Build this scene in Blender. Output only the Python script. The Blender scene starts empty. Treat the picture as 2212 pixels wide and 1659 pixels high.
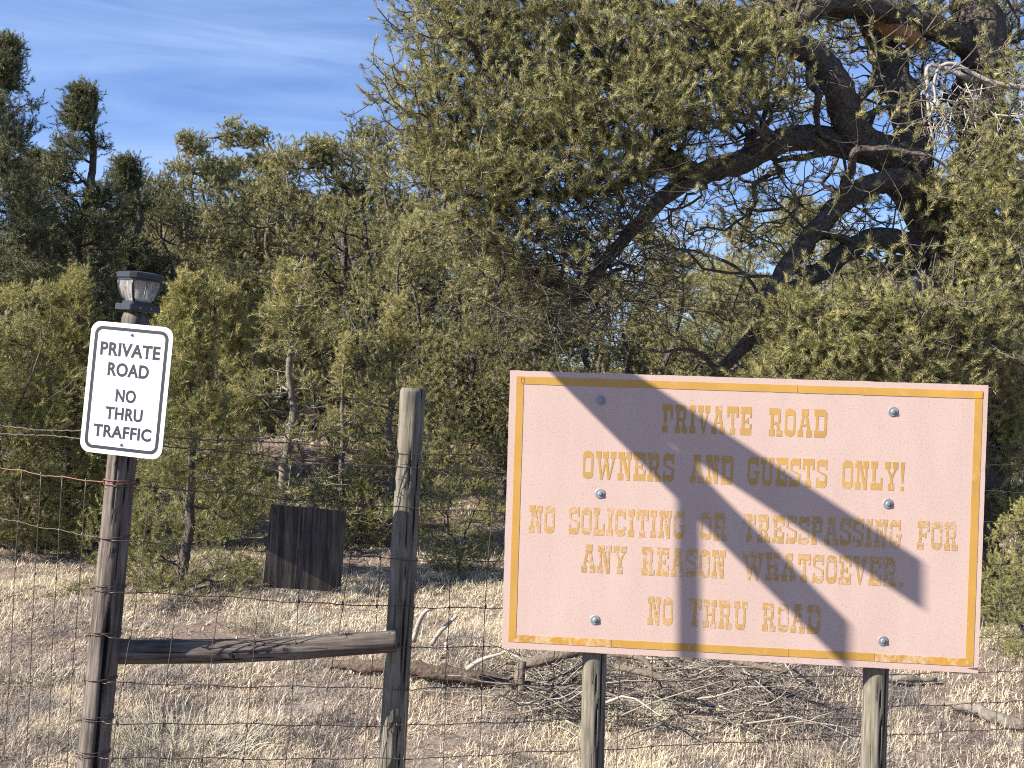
import bpy, math, random
import numpy as np
from mathutils import Vector, Matrix

# ------------------------------------------------------------------ camera, world, sun
SC = bpy.context.scene
COL = SC.collection
R = math.radians
F_PX, CX, CY = 2372.0, 1106.0, 829.5          # focal length and centre in a 2212 px wide picture
CAM = np.array([0.0, 0.0, 1.60])
PITCH, ROLL = R(0.5), R(1.6)
fwd = np.array([0, math.cos(PITCH), math.sin(PITCH)])
up0 = np.array([0, -math.sin(PITCH), math.cos(PITCH)])
rt0 = np.array([1.0, 0, 0])
rt = rt0 * math.cos(ROLL) + up0 * math.sin(ROLL)
up = up0 * math.cos(ROLL) - rt0 * math.sin(ROLL)
cd = bpy.data.cameras.new('camera'); cam = bpy.data.objects.new('camera', cd); COL.objects.link(cam)
cam.matrix_world = Matrix(((rt[0], up[0], -fwd[0], CAM[0]), (rt[1], up[1], -fwd[1], CAM[1]), (rt[2], up[2], -fwd[2], CAM[2]), (0, 0, 0, 1)))
cd.sensor_width = 36; cd.lens = 36 * F_PX / 2212; cd.clip_start = .05; cd.clip_end = 3000
SC.camera = cam

SUN_EL = R(33)
SH = np.array([.9205, .3907, 0]); SH /= np.linalg.norm(SH)          # horizontal travel of the light
SUN = np.array([SH[0] * math.cos(SUN_EL), SH[1] * math.cos(SUN_EL), -math.sin(SUN_EL)])
ld = bpy.data.lights.new('sun', 'SUN'); lo = bpy.data.objects.new('sun', ld); COL.objects.link(lo)
ld.energy = 5.0; ld.angle = R(.32); ld.color = (1, .925, .81)
lo.rotation_euler = Vector(SUN).to_track_quat('-Z', 'Y').to_euler(); lo.location = (-20, -8, 15)

W = bpy.data.worlds.new('World'); SC.world = W; W.use_nodes = True
nt = W.node_tree; nt.nodes.clear()
def N(t, kind, **kw):
    n = t.nodes.new(kind)
    for k, v in kw.items():
        if k in n.bl_rna.properties: setattr(n, k, v)
        else: n.inputs[k].default_value = v
    return n
sky = N(nt, 'ShaderNodeTexSky', sky_type='NISHITA', sun_disc=False, sun_elevation=SUN_EL,
        sun_rotation=math.atan2(-SH[0], -SH[1]) % (2 * math.pi), altitude=2000, air_density=1.0, dust_density=.4, ozone_density=1.6)
tc = N(nt, 'ShaderNodeTexCoord')
mp = N(nt, 'ShaderNodeMapping'); mp.inputs['Rotation'].default_value = (0, R(9), R(0)); mp.inputs['Scale'].default_value = (1.2, 2.0, 9.0)
nz = N(nt, 'ShaderNodeTexNoise', Scale=2.6, Detail=7, Roughness=.55, Distortion=.6)
rp = N(nt, 'ShaderNodeMapRange'); rp.inputs[1].default_value = .36; rp.inputs[2].default_value = .74; rp.inputs[4].default_value = .46
mx = N(nt, 'ShaderNodeMix', data_type='RGBA')
bg = N(nt, 'ShaderNodeBackground', Strength=.056); wo = N(nt, 'ShaderNodeOutputWorld')
L = nt.links.new
tn = N(nt, 'ShaderNodeMix', data_type='RGBA', blend_type='MULTIPLY'); tn.inputs[0].default_value = 1; tn.inputs[7].default_value = (.90, 1.03, 1.34, 1); L(sky.outputs[0], tn.inputs[6])
L(tc.outputs['Generated'], mp.inputs[0]); L(mp.outputs[0], nz.inputs['Vector']); L(nz.outputs[0], rp.inputs[0])
L(rp.outputs[0], mx.inputs[0]); L(tn.outputs[2], mx.inputs[6]); mx.inputs[7].default_value = (4.8, 6.4, 9.5, 1)
L(mx.outputs[2], bg.inputs[0]); L(bg.outputs[0], wo.inputs[0])
SC.view_settings.view_transform = 'Standard'; SC.view_settings.look = 'None'
SC.view_settings.exposure = 1.36; SC.view_settings.gamma = 1
SC.cycles.use_denoising = False; SC.cycles.filter_width = 1.1; SC.cycles.diffuse_bounces = 2

# ------------------------------------------------------------------ helpers
rng = np.random.default_rng(7)
random.seed(7)
def at(x, y, depth):
    return CAM + depth * (fwd + rt * ((x - CX) / F_PX) - up * ((y - CY) / F_PX))
def gz(x, y):
    x = np.asarray(x, float); y = np.asarray(y, float)
    s = np.maximum(y - 8.0, 0)
    s = .058 * s * s / (s + 3.0)
    s = np.where(y > 70, .058 * 62 * 62 / 65 + 0 * s, s)
    b = .035 * np.sin(x * 1.3 + .7) * np.sin(y * 1.1) + .02 * np.sin(x * 3.1 + y * 2.3) + .012 * np.sin(5.7 * x - 4.1 * y)
    q = np.clip((7.6 - y) / 2.4, 0, 1) * np.clip((y - 1.6) / 1.6, 0, 1); q = q * q * (3 - 2 * q)
    return s + b * np.clip((y - 3.5) / 2, 0, 1) - .02 - .17 * q
def ground_at(x, depth):
    p = at(x, 900, depth); return np.array([p[0], p[1], float(gz(p[0], p[1]))])

def tag(o, label=None, cat=None, group=None, kind=None):
    if label: o['label'] = label
    if cat: o['category'] = cat
    if group: o['group'] = group
    if kind: o['kind'] = kind
    return o
def empty(name, loc, label, cat, group=None, rot=(0, 0, 0)):
    o = bpy.data.objects.new(name, None); COL.objects.link(o); o.location = loc; o.rotation_euler = rot
    o.empty_display_size = .2
    return tag(o, label, cat, group)
class MB:
    """collects vertices and faces, builds ONE mesh object"""
    def __init__(s): s.v = []; s.f = []; s.n = 0; s.att = []; s.mi = []
    def add(s, v, f, att=0.0, mi=0):
        v = np.asarray(v, float).reshape(-1, 3); f = np.asarray(f, int)
        if f.ndim == 1: f = f[None]
        s.v.append(v); s.f.append(f + s.n); s.n += len(v)
        s.att.append(np.broadcast_to(np.asarray(att, float), (len(f),)).copy()); s.mi.append(np.full(len(f), mi, int))
    def build(s, name, mats, parent=None, smooth=False, origin=None):
        V = np.concatenate(s.v); me = bpy.data.meshes.new(name)
        if origin is not None: V = V - np.asarray(origin)
        loops = np.concatenate([f.ravel() for f in s.f]); tot = np.concatenate([np.full(len(f), f.shape[1]) for f in s.f])
        st = np.concatenate([[0], np.cumsum(tot)[:-1]])
        me.vertices.add(len(V)); me.vertices.foreach_set('co', V.astype(np.float32).ravel())
        me.loops.add(len(loops)); me.loops.foreach_set('vertex_index', loops.astype(np.int32))
        me.polygons.add(len(tot)); me.polygons.foreach_set('loop_start', st.astype(np.int32))
        mi = np.concatenate(s.mi); me.polygons.foreach_set('material_index', mi.astype(np.int32))
        me.polygons.foreach_set('use_smooth', np.full(len(tot), smooth))
        me.update(calc_edges=True)
        a = me.attributes.new('tint', 'FLOAT', 'FACE'); a.data.foreach_set('value', np.concatenate(s.att).astype(np.float32))
        for m in (mats if isinstance(mats, (list, tuple)) else [mats]): me.materials.append(m)
        me.validate()
        o = bpy.data.objects.new(name, me); COL.objects.link(o)
        if parent is not None: o.parent = parent
        elif origin is not None: o.location = origin
        return o
    def tube(s, pts, r, k=6, att=0.0, mi=0, cap=True, rough=0.0):
        pts = np.asarray(pts, float); m = len(pts); r = np.broadcast_to(np.asarray(r, float), (m,))
        t = np.gradient(pts, axis=0); t /= np.linalg.norm(t, axis=1, keepdims=True) + 1e-12
        ref = np.eye(3)[np.argmin(np.abs(t.mean(0)))]
        a = np.cross(t, ref); a /= np.linalg.norm(a, axis=1, keepdims=True) + 1e-12; b = np.cross(t, a)
        th = np.arange(k) * 2 * math.pi / k
        ring = pts[:, None] + r[:, None, None] * (np.cos(th)[None, :, None] * a[:, None] + np.sin(th)[None, :, None] * b[:, None])
        if rough:
            s_ = np.cumsum(np.linalg.norm(np.diff(pts, axis=0, prepend=pts[:1]), axis=1))[:, None] / (r.mean() + .02)
            nz_ = .5 * np.sin(3 * th[None] + 1.1 * s_) + .45 * np.sin(5 * th[None] - 1.9 * s_ + 2) + .4 * np.sin(8 * th[None] + 3.1 * np.sin(s_)) + np.random.default_rng(m).normal(0, .55, (m, k))
            ring = pts[:, None] + (ring - pts[:, None]) * (1 + rough * nz_)[:, :, None]
        i = np.arange(m - 1)[:, None] * k; j = np.arange(k)[None]; j2 = (j + 1) % k
        q = np.stack([i + j, i + j2, i + k + j2, i + k + j], -1).reshape(-1, 4)
        s.add(ring.reshape(-1, 3), q, att, mi)
        if cap and k > 3:
            s.f.append(np.array([np.arange(k)[::-1]]) + s.n - m * k); s.att.append(np.array([float(np.mean(att))])); s.mi.append(np.array([mi]))
            s.f.append(np.array([np.arange(k)]) + s.n - k); s.att.append(np.array([float(np.mean(att))])); s.mi.append(np.array([mi]))
    def box(s, M, x0, x1, y0, y1, z0, z1, bev=0.0, mi=0, att=0.0):
        """box in the frame M (callable local->world); chamfered outline if bev"""
        P = [(x0, y0, z0), (x1, y0, z0), (x1, y1, z0), (x0, y1, z0), (x0, y0, z1), (x1, y0, z1), (x1, y1, z1), (x0, y1, z1)]
        s.add([M(p) for p in P], [[0, 3, 2, 1], [4, 5, 6, 7], [0, 1, 5, 4], [1, 2, 6, 5], [2, 3, 7, 6], [3, 0, 4, 7]], att, mi)
    def prism(s, poly, M, d0, d1, mi=0, att=0.0):
        """polygon (x, z) extruded along local y from d0 (front) to d1"""
        n = len(poly)
        v = [M((p[0], d0, p[1])) for p in poly] + [M((p[0], d1, p[1])) for p in poly]
        s.add(v, [list(range(n))], att, mi); base = s.n - 2 * n
        s.f.append(np.array([list(range(n, 2 * n))[::-1]]) + base); s.att.append(np.array([float(att)])); s.mi.append(np.array([mi]))
        s.f.append(np.array([[i, (i + 1) % n, n + (i + 1) % n, n + i][::-1] for i in range(n)]) + base); s.att.append(np.full(n, float(att))); s.mi.append(np.full(n, mi))
    def ringprism(s, outer, inner, M, d0, d1, mi=0):
        n = len(outer)
        v = [M((p[0], d0, p[1])) for p in outer] + [M((p[0], d0, p[1])) for p in inner] + [M((p[0], d1, p[1])) for p in outer] + [M((p[0], d1, p[1])) for p in inner]
        q = []
        for i in range(n):
            j = (i + 1) % n
            q += [[i, j, n + j, n + i], [i, 2 * n + i, 2 * n + j, j], [n + i, n + j, 3 * n + j, 3 * n + i]]
        s.add(v, q, 0.0, mi)

# ------------------------------------------------------------------ materials
def mat(name):
    m = bpy.data.materials.new(name); m.use_nodes = True; t = m.node_tree
    return m, t, t.nodes['Principled BSDF'], t.links.new
def ramp(t, stops):
    n = t.nodes.new('ShaderNodeValToRGB'); e = n.color_ramp.elements
    while len(e) < len(stops): e.new(.5)
    for q, (p, c) in zip(e, stops): q.position = p; q.color = (*c, 1)
    return n
def simple(name, col, rough=.6, metal=0.0, spec=None):
    m, t, b, l = mat(name); b.inputs['Base Color'].default_value = (*col, 1); b.inputs['Roughness'].default_value = rough; b.inputs['Metallic'].default_value = metal
    nz = N(t, 'ShaderNodeTexNoise', Scale=40.0, Detail=4); co = N(t, 'ShaderNodeTexCoord'); l(co.outputs['Object'], nz.inputs['Vector'])
    r = ramp(t, [(.3, [c * .8 for c in col]), (.7, [min(1, c * 1.12) for c in col])]); l(nz.outputs[0], r.inputs[0]); l(r.outputs[0], b.inputs['Base Color'])
    return m
def needle_mat(name, stops, trans=.07):
    m, t, b, l = mat(name); b.inputs['Roughness'].default_value = .5; b.inputs['Specular IOR Level'].default_value = .35
    a = N(t, 'ShaderNodeAttribute', attribute_name='tint'); r = ramp(t, stops); l(a.outputs['Fac'], r.inputs[0]); l(r.outputs[0], b.inputs['Base Color'])
    tr = N(t, 'ShaderNodeBsdfTranslucent'); l(r.outputs[0], tr.inputs[0]); ms = N(t, 'ShaderNodeMixShader'); ms.inputs[0].default_value = trans
    l(b.outputs[0], ms.inputs[1]); l(tr.outputs[0], ms.inputs[2]); l(ms.outputs[0], t.nodes['Material Output'].inputs[0])
    return m
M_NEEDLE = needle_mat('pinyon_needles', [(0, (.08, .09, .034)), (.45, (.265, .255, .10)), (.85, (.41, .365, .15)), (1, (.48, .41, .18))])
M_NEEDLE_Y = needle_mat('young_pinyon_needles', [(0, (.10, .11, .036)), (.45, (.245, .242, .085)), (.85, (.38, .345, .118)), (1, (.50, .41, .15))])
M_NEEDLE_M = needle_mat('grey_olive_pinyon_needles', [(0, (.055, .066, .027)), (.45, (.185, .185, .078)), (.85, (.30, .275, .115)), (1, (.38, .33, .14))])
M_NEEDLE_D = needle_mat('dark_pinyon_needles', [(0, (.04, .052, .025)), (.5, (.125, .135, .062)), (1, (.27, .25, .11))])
def bark_mat(name, dark, light, twig, bump=.008):
    m, t, b, l = mat(name); b.inputs['Roughness'].default_value = .9; b.inputs['Specular IOR Level'].default_value = .15
    co = N(t, 'ShaderNodeTexCoord'); n1 = N(t, 'ShaderNodeTexNoise', Scale=30.0, Detail=8, Roughness=.78, Distortion=.5); l(co.outputs['Object'], n1.inputs['Vector'])
    v = N(t, 'ShaderNodeTexVoronoi', Scale=26.0, feature='DISTANCE_TO_EDGE'); l(co.outputs['Object'], v.inputs['Vector'])
    r = ramp(t, [(.3, dark), (.52, [(a + c) / 2 for a, c in zip(dark, light)]), (.72, light)]); l(n1.outputs[0], r.inputs[0])
    a = N(t, 'ShaderNodeAttribute', attribute_name='tint'); mm = N(t, 'ShaderNodeMix', data_type='RGBA'); l(a.outputs['Fac'], mm.inputs[0]); l(r.outputs[0], mm.inputs[6]); mm.inputs[7].default_value = (*twig, 1)
    l(mm.outputs[2], b.inputs['Base Color'])
    ad = N(t, 'ShaderNodeMath', operation='ADD'); l(n1.outputs[0], ad.inputs[0]); l(v.outputs[0], ad.inputs[1])
    bp = N(t, 'ShaderNodeBump', Strength=.9, Distance=bump); l(ad.outputs[0], bp.inputs['Height']); l(bp.outputs[0], b.inputs['Normal'])
    return m
M_BARK = bark_mat('pinyon_bark', (.018, .013, .011), (.27, .235, .20), (.20, .175, .145), .04)
M_BARK_PALE = bark_mat('pale_bark', (.05, .042, .036), (.30, .265, .225), (.36, .325, .28))
M_TWIG = bark_mat('grey_twig_bark', (.05, .042, .036), (.20, .17, .145), (.38, .34, .29))
M_LOG = bark_mat('log_bark', (.025, .018, .014), (.21, .16, .125), (.30, .25, .20), .02)
def wood_mat(name, dark, mid, light, scale=1.0, rough=.85, streak=24.0):
    m, t, b, l = mat(name); b.inputs['Roughness'].default_value = rough; b.inputs['Specular IOR Level'].default_value = .2
    co = N(t, 'ShaderNodeTexCoord'); mp = N(t, 'ShaderNodeMapping'); mp.inputs['Scale'].default_value = (streak * scale, streak * scale, 1.3 * scale); l(co.outputs['Object'], mp.inputs[0])
    n1 = N(t, 'ShaderNodeTexNoise', Scale=3.2, Detail=8, Roughness=.68, Distortion=.3); l(mp.outputs[0], n1.inputs['Vector'])
    n2 = N(t, 'ShaderNodeTexNoise', Scale=7.0, Detail=5); l(co.outputs['Object'], n2.inputs['Vector'])
    r = ramp(t, [(.28, dark), (.45, mid), (.68, light)]); l(n1.outputs[0], r.inputs[0])
    r2 = ramp(t, [(.3, (.62, .6, .58)), (.7, (1.15, 1.12, 1.06))]); l(n2.outputs[0], r2.inputs[0])
    mm = N(t, 'ShaderNodeMix', data_type='RGBA', blend_type='MULTIPLY'); mm.inputs[0].default_value = 1; l(r.outputs[0], mm.inputs[6]); l(r2.outputs[0], mm.inputs[7])
    a = N(t, 'ShaderNodeAttribute', attribute_name='tint'); m2 = N(t, 'ShaderNodeMix', data_type='RGBA'); l(a.outputs['Fac'], m2.inputs[0]); l(mm.outputs[2], m2.inputs[6]); m2.inputs[7].default_value = (.018, .014, .012, 1)
    l(m2.outputs[2], b.inputs['Base Color'])
    bp = N(t, 'ShaderNodeBump', Strength=.6, Distance=.006); l(n1.outputs[0], bp.inputs['Height']); l(bp.outputs[0], b.inputs['Normal'])
    return m
M_POST = wood_mat('weathered_post_wood', (.028, .024, .022), (.105, .09, .08), (.24, .21, .19))
M_POST_G = wood_mat('treated_post_wood', (.04, .037, .03), (.145, .133, .108), (.27, .25, .21))
M_BOARD = wood_mat('dark_board_wood', (.018, .015, .014), (.055, .047, .043), (.17, .14, .12))
M_WIRE = simple('old_fence_wire', (.10, .075, .065), .6, .35)
M_WIRE_G = simple('galvanised_wire', (.11, .095, .08), .55, .5)
M_RUST = simple('rusty_red_wire', (.27, .12, .085), .7, .2)
M_BLACK = simple('black_lamp_plastic', (.022, .022, .026), .42)
M_ZINC = simple('zinc_bolt', (.27, .29, .31), .6, .5)
M_PIPE = simple('steel_sign_pipe', (.3, .3, .3), .5, .7)
M_BLADE = simple('green_street_sign', (.02, .12, .06), .5)
def sign_pink():
    m, t, b, l = mat('faded_pink_board'); b.inputs['Roughness'].default_value = .62; b.inputs['Specular IOR Level'].default_value = .25
    co = N(t, 'ShaderNodeTexCoord'); n1 = N(t, 'ShaderNodeTexNoise', Scale=165.0, Detail=3, Roughness=.65); l(co.outputs['Object'], n1.inputs['Vector'])
    mq = N(t, 'ShaderNodeMapping'); mq.inputs['Scale'].default_value = (2.2, 1, .55); l(co.outputs['Object'], mq.inputs[0]); n2 = N(t, 'ShaderNodeTexNoise', Scale=4.0, Detail=7, Roughness=.62); l(mq.outputs[0], n2.inputs['Vector'])
    r = ramp(t, [(.53, (1, 1, 1)), (.70, (.76, .74, .76))]); l(n1.outputs[0], r.inputs[0])
    r2 = ramp(t, [(.3, (.465, .34, .295)), (.7, (.51, .38, .335))]); l(n2.outputs[0], r2.inputs[0])
    mm = N(t, 'ShaderNodeMix', data_type='RGBA', blend_type='MULTIPLY'); mm.inputs[0].default_value = 1; l(r2.outputs[0], mm.inputs[6]); l(r.outputs[0], mm.inputs[7]); l(mm.outputs[2], b.inputs['Base Color'])
    bp = N(t, 'ShaderNodeBump', Strength=.12, Distance=.002); l(n1.outputs[0], bp.inputs['Height']); l(bp.outputs[0], b.inputs['Normal'])
    return m
def vinyl(name, col, worn, lo, hi, sc=60.0):
    m, t, b, l = mat(name); b.inputs['Roughness'].default_value = .5; b.inputs['Specular IOR Level'].default_value = .3
    co = N(t, 'ShaderNodeTexCoord'); n1 = N(t, 'ShaderNodeTexNoise', Scale=sc, Detail=6, Roughness=.7, Distortion=1.2); l(co.outputs['Object'], n1.inputs['Vector'])
    n2 = N(t, 'ShaderNodeTexNoise', Scale=6.0, Detail=3); l(co.outputs['Object'], n2.inputs['Vector'])
    r2 = ramp(t, [(.3, [c * .86 for c in col]), (.7, [c * 1.1 for c in col])]); l(n2.outputs[0], r2.inputs[0])
    mr = N(t, 'ShaderNodeMapRange'); mr.inputs[1].default_value = lo; mr.inputs[2].default_value = hi; l(n1.outputs[0], mr.inputs[0])
    mm = N(t, 'ShaderNodeMix', data_type='RGBA'); l(mr.outputs[0], mm.inputs[0]); l(r2.outputs[0], mm.inputs[6]); mm.inputs[7].default_value = (*worn, 1); l(mm.outputs[2], b.inputs['Base Color'])
    return m
M_PINK = sign_pink()
M_TAPE = vinyl('gold_tape', (.44, .25, .058), (.50, .34, .14), .58, .75, 22.0)
M_TAPE_W = vinyl('worn_gold_tape', (.42, .22, .038), (.50, .37, .23), .44, .62, 30.0)
M_LET = vinyl('gold_lettering', (.42, .255, .08), (.48, .35, .26), .57, .66, 42.0)
M_LET_W = vinyl('worn_gold_lettering', (.42, .255, .088), (.485, .36, .305), .50, .60, 60.0)
M_ORANGE = simple('orange_patch', (.80, .28, .03), .5)
M_WHITE = simple('white_sign_sheeting', (.80, .82, .80), .4)
M_INK = simple('black_sign_ink', (.028, .028, .04), .5)

def ground_mat():
    m, t, b, l = mat('dry_soil'); b.inputs['Roughness'].default_value = .95; b.inputs['Specular IOR Level'].default_value = .1
    co = N(t, 'ShaderNodeTexCoord'); n1 = N(t, 'ShaderNodeTexNoise', Scale=1.3, Detail=8, Roughness=.65); n2 = N(t, 'ShaderNodeTexNoise', Scale=34.0, Detail=7, Roughness=.7)
    l(co.outputs['Object'], n1.inputs['Vector']); l(co.outputs['Object'], n2.inputs['Vector'])
    r = ramp(t, [(.36, (.19, .13, .105)), (.52, (.25, .195, .16)), (.66, (.34, .29, .24))]); l(n1.outputs[0], r.inputs[0])
    r2 = ramp(t, [(.32, (.45, .42, .42)), (.55, (.95, .95, .95)), (.75, (1.3, 1.28, 1.22))]); l(n2.outputs[0], r2.inputs[0])
    mm = N(t, 'ShaderNodeMix', data_type='RGBA', blend_type='MULTIPLY'); mm.inputs[0].default_value = 1; l(r.outputs[0], mm.inputs[6]); l(r2.outputs[0], mm.inputs[7]); l(mm.outputs[2], b.inputs['Base Color'])
    bp = N(t, 'ShaderNodeBump', Strength=.9, Distance=.03); l(n2.outputs[0], bp.inputs['Height']); l(bp.outputs[0], b.inputs['Normal'])
    return m
M_GROUND = ground_mat()
M_GRASS = needle_mat('dry_grass_blades', [(0, (.15, .14, .137)), (.3, (.37, .32, .265)), (.55, (.60, .51, .385)), (.8, (.76, .645, .465)), (1, (.56, .53, .36))], .25)
M_GREYPLANT = needle_mat('grey_green_stems', [(0, (.24, .23, .19)), (1, (.54, .49, .34))], .2)

# ------------------------------------------------------------------ ground
def build_ground():
    xs = np.unique(np.concatenate([np.linspace(-14, 14, 141), np.linspace(-60, 60, 81), np.linspace(-900, 900, 37)]))
    ys = np.unique(np.concatenate([np.linspace(3, 22, 120), np.linspace(-40, 90, 90), np.linspace(-600, 1800, 41)]))
    X, Y = np.meshgrid(xs, ys); Z = gz(X, Y)
    n = len(xs); i = (np.arange(len(ys) - 1)[:, None] * n + np.arange(n - 1)[None]).ravel()
    b = MB(); b.add(np.stack([X, Y, Z], -1).reshape(-1, 3), np.stack([i, i + 1, i + n + 1, i + n], -1))
    tag(b.build('ground', M_GROUND, smooth=True), 'dry reddish soil of the woodland floor beyond the wire fence', kind='structure')
build_ground()
def build_unseen_road():  # out of view; added dark to lessen sunlight bounced onto the pink sign
    m, t, b, l = mat('unseen_road_gravel'); b.inputs['Roughness'].default_value = .9; co = N(t, 'ShaderNodeTexCoord'); n1 = N(t, 'ShaderNodeTexNoise', Scale=60.0, Detail=5); l(co.outputs['Object'], n1.inputs['Vector'])
    r = ramp(t, [(.3, (.085, .072, .06)), (.7, (.15, .13, .11))]); l(n1.outputs[0], r.inputs[0]); l(r.outputs[0], b.inputs['Base Color'])
    xs = np.linspace(-80, 80, 161); ys = np.linspace(-7, 1.6, 10); X, Y = np.meshgrid(xs, ys); n = len(xs); i = (np.arange(len(ys) - 1)[:, None] * n + np.arange(n - 1)[None]).ravel()
    b = MB(); b.add(np.stack([X, Y, gz(X, Y) + .006], -1).reshape(-1, 3), np.stack([i, i + 1, i + n + 1, i + n], -1)); tag(b.build('road', m, smooth=True), 'unseen brown gravelled road under the camera, added to cut light bounced onto the pink sign', kind='structure')
build_unseen_road()

def fnoise(x, y, s, seed=0):
    r = np.random.default_rng(seed); o = 0
    for k in range(5):
        a = r.uniform(0, 6.28); f = s * (1 + .45 * k); o = o + np.sin((x * math.cos(a) + y * math.sin(a)) * f + r.uniform(0, 6.28)) / (1 + .3 * k)
    return o / 2.4
def grass(name, n, y0, y1, length, width, seed, label, tint_off=0.0):
    g = np.random.default_rng(seed)
    nc = n // 13
    u = g.uniform(0, 1, nc); y = (y0 ** -.4 + u * (y1 ** -.4 - y0 ** -.4)) ** -2.5
    x = g.uniform(-1, 1, nc) * (y * .56 + .5)
    dens = fnoise(x, y, 1.7, 3) + .7 * fnoise(x, y, 5.1, 4)
    keep = dens + g.normal(0, .45, nc) > -.62
    x, y, dens = x[keep], y[keep], dens[keep]
    ctint = np.clip(.52 + .30 * fnoise(x, y, 1.1, 5) + .34 * fnoise(x, y, 7.5, 6) + g.normal(0, .13, len(x)), 0, 1)
    ch = np.clip(1 + .4 * fnoise(x, y, 2.3, 8) + g.normal(0, .2, len(x)), .35, 2)
    k = 13
    X = np.repeat(x, k) + g.normal(0, .022, len(x) * k); Y = np.repeat(y, k) + g.normal(0, .022, len(x) * k)
    T = np.clip(np.repeat(ctint, k) + g.normal(0, .12, len(X)), 0, 1); H = np.repeat(ch, k) * length * np.exp(g.normal(0, .35, len(X)))
    az = g.uniform(0, 6.283, len(X)); lean = np.abs(g.normal(.5, .35, len(X))); curl = g.normal(1.3, 1.0, len(X))
    base = np.stack([X, Y, gz(X, Y) - .005], -1)
    dh = np.stack([np.cos(az), np.sin(az), 0 * az], -1); wd = np.stack([-np.sin(az + g.normal(0, .8, len(X))), np.cos(az), 0 * az], -1) * (width * np.exp(g.normal(0, .2, len(X))))[:, None] * (.35 + .12 * Y[:, None])
    pts = [base]; ang = lean.copy()
    for s in range(3):
        pts.append(pts[-1] + (H / 3)[:, None] * (dh * np.sin(ang)[:, None] + np.array([0, 0, 1]) * np.cos(ang)[:, None])); ang = ang + curl * .55
    V = np.stack([pts[0] - wd, pts[0] + wd, pts[1] - wd * .9, pts[1] + wd * .9, pts[2] - wd * .6, pts[2] + wd * .6, pts[3]], 1)
    V[:, :, 2] = np.maximum(V[:, :, 2], gz(V[:, :, 0], V[:, :, 1]) + .002)
    o = np.arange(len(X))[:, None] * 7
    b = MB(); b.v = [V.reshape(-1, 3)]; b.n = V.size // 3
    b.f = [np.concatenate([o + [0, 1, 3, 2], o + [2, 3, 5, 4]]), o + [4, 5, 6]]; b.att = [np.concatenate([T, T]), T]; b.mi = [np.zeros(2 * len(X), int), np.zeros(len(X), int)]
    tag(b.build(name, M_GRASS), label, kind='stuff')
grass('dry_grass', 620000, 4.1, 15, .05, .0017, 11, 'short curly straw coloured dry grass covering the ground')
grass('hillside_grass', 70000, 14, 45, .12, .0016, 12, 'pale dry grass on the slope under the far trees')

def stones():
    g = np.random.default_rng(21); b = MB()
    n = 900; y = 4.2 + 7 * g.uniform(0, 1, n) ** 1.5; x = g.uniform(-1, 1, n) * (y * .55)
    ico = np.array([[1, 0, 0], [-1, 0, 0], [0, 1, 0], [0, -1, 0], [0, 0, 1], [0, 0, -1]], float)
    fc = np.array([[0, 2, 4], [2, 1, 4], [1, 3, 4], [3, 0, 4], [2, 0, 5], [1, 2, 5], [3, 1, 5], [0, 3, 5]])
    for i in range(n):
        s = .006 + .016 * g.uniform() ** 3
        v = ico * (s * g.uniform(.6, 1.4, 3)) + g.normal(0, s * .15, (6, 3)); b.add(v + [x[i], y[i], gz(x[i], y[i]) + s * .3], fc, g.uniform())
    tag(b.build('loose_stones', simple('pale_stone', (.46, .36, .30), .9)), 'small pale loose stones scattered between the dry grass', kind='stuff')
stones()

# ------------------------------------------------------------------ trees
def grow(P, par, T, g, step=.2, sag=.12, wob=.06, w_path=.18):
    """join every target point to the nearest place of the skeleton with a curved twig"""
    P = np.array(P, float); n0 = len(P)
    cap = n0 + len(T) * 8; A = np.zeros((cap, 3)); A[:n0] = P; pr = list(par); dl = np.zeros(cap)
    for i in range(n0):
        if pr[i] >= 0: dl[i] = dl[pr[i]] + .25 * np.linalg.norm(A[i] - A[pr[i]])
    d0 = np.min(np.linalg.norm(T[:, None] - P[None, ::max(1, n0 // 60)], axis=2), axis=1)
    n = n0; tips = []; tdir = []
    for t in T[np.argsort(d0 + g.normal(0, .1, len(T)))]:
        v = t - A[:n]; d = np.sqrt((v * v).sum(1))
        c = d + w_path * dl[:n] + .5 * np.maximum(A[:n, 2] - t[2], 0)
        k = int(np.argmin(c)); dist = d[k]; a = A[k]
        m = int(min(6, max(2, round(dist / step))))
        ctl = a + (t - a) * .55 + np.array([0, 0, -sag * dist]) + g.normal(0, wob * dist, 3)
        prev = k
        for s in range(1, m + 1):
            f = s / m; q = (1 - f) ** 2 * a + 2 * f * (1 - f) * ctl + f * f * t
            if s < m: q = q + g.normal(0, wob * .35 * dist / m, 3)
            A[n] = q; pr.append(prev); dl[n] = dl[prev] + np.linalg.norm(q - A[prev]); prev = n; n += 1
        dd = A[prev] - A[pr[prev]]; tips.append(prev); tdir.append(dd / (np.linalg.norm(dd) + 1e-9))
    return A[:n], np.array(pr), np.array(tips), np.array(tdir)
def radii(A, pr, tip_r, ex, rmin=None):
    n = len(A); w = np.zeros(n); ch = np.zeros(n, int)
    for i in range(n):
        if pr[i] >= 0: ch[pr[i]] += 1
    w[ch == 0] = tip_r ** ex
    for i in range(n - 1, 0, -1):
        if pr[i] >= 0: w[pr[i]] += w[i]
    r = w ** (1 / ex)
    if rmin is not None: r[:len(rmin)] = rmin
    return r
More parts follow.
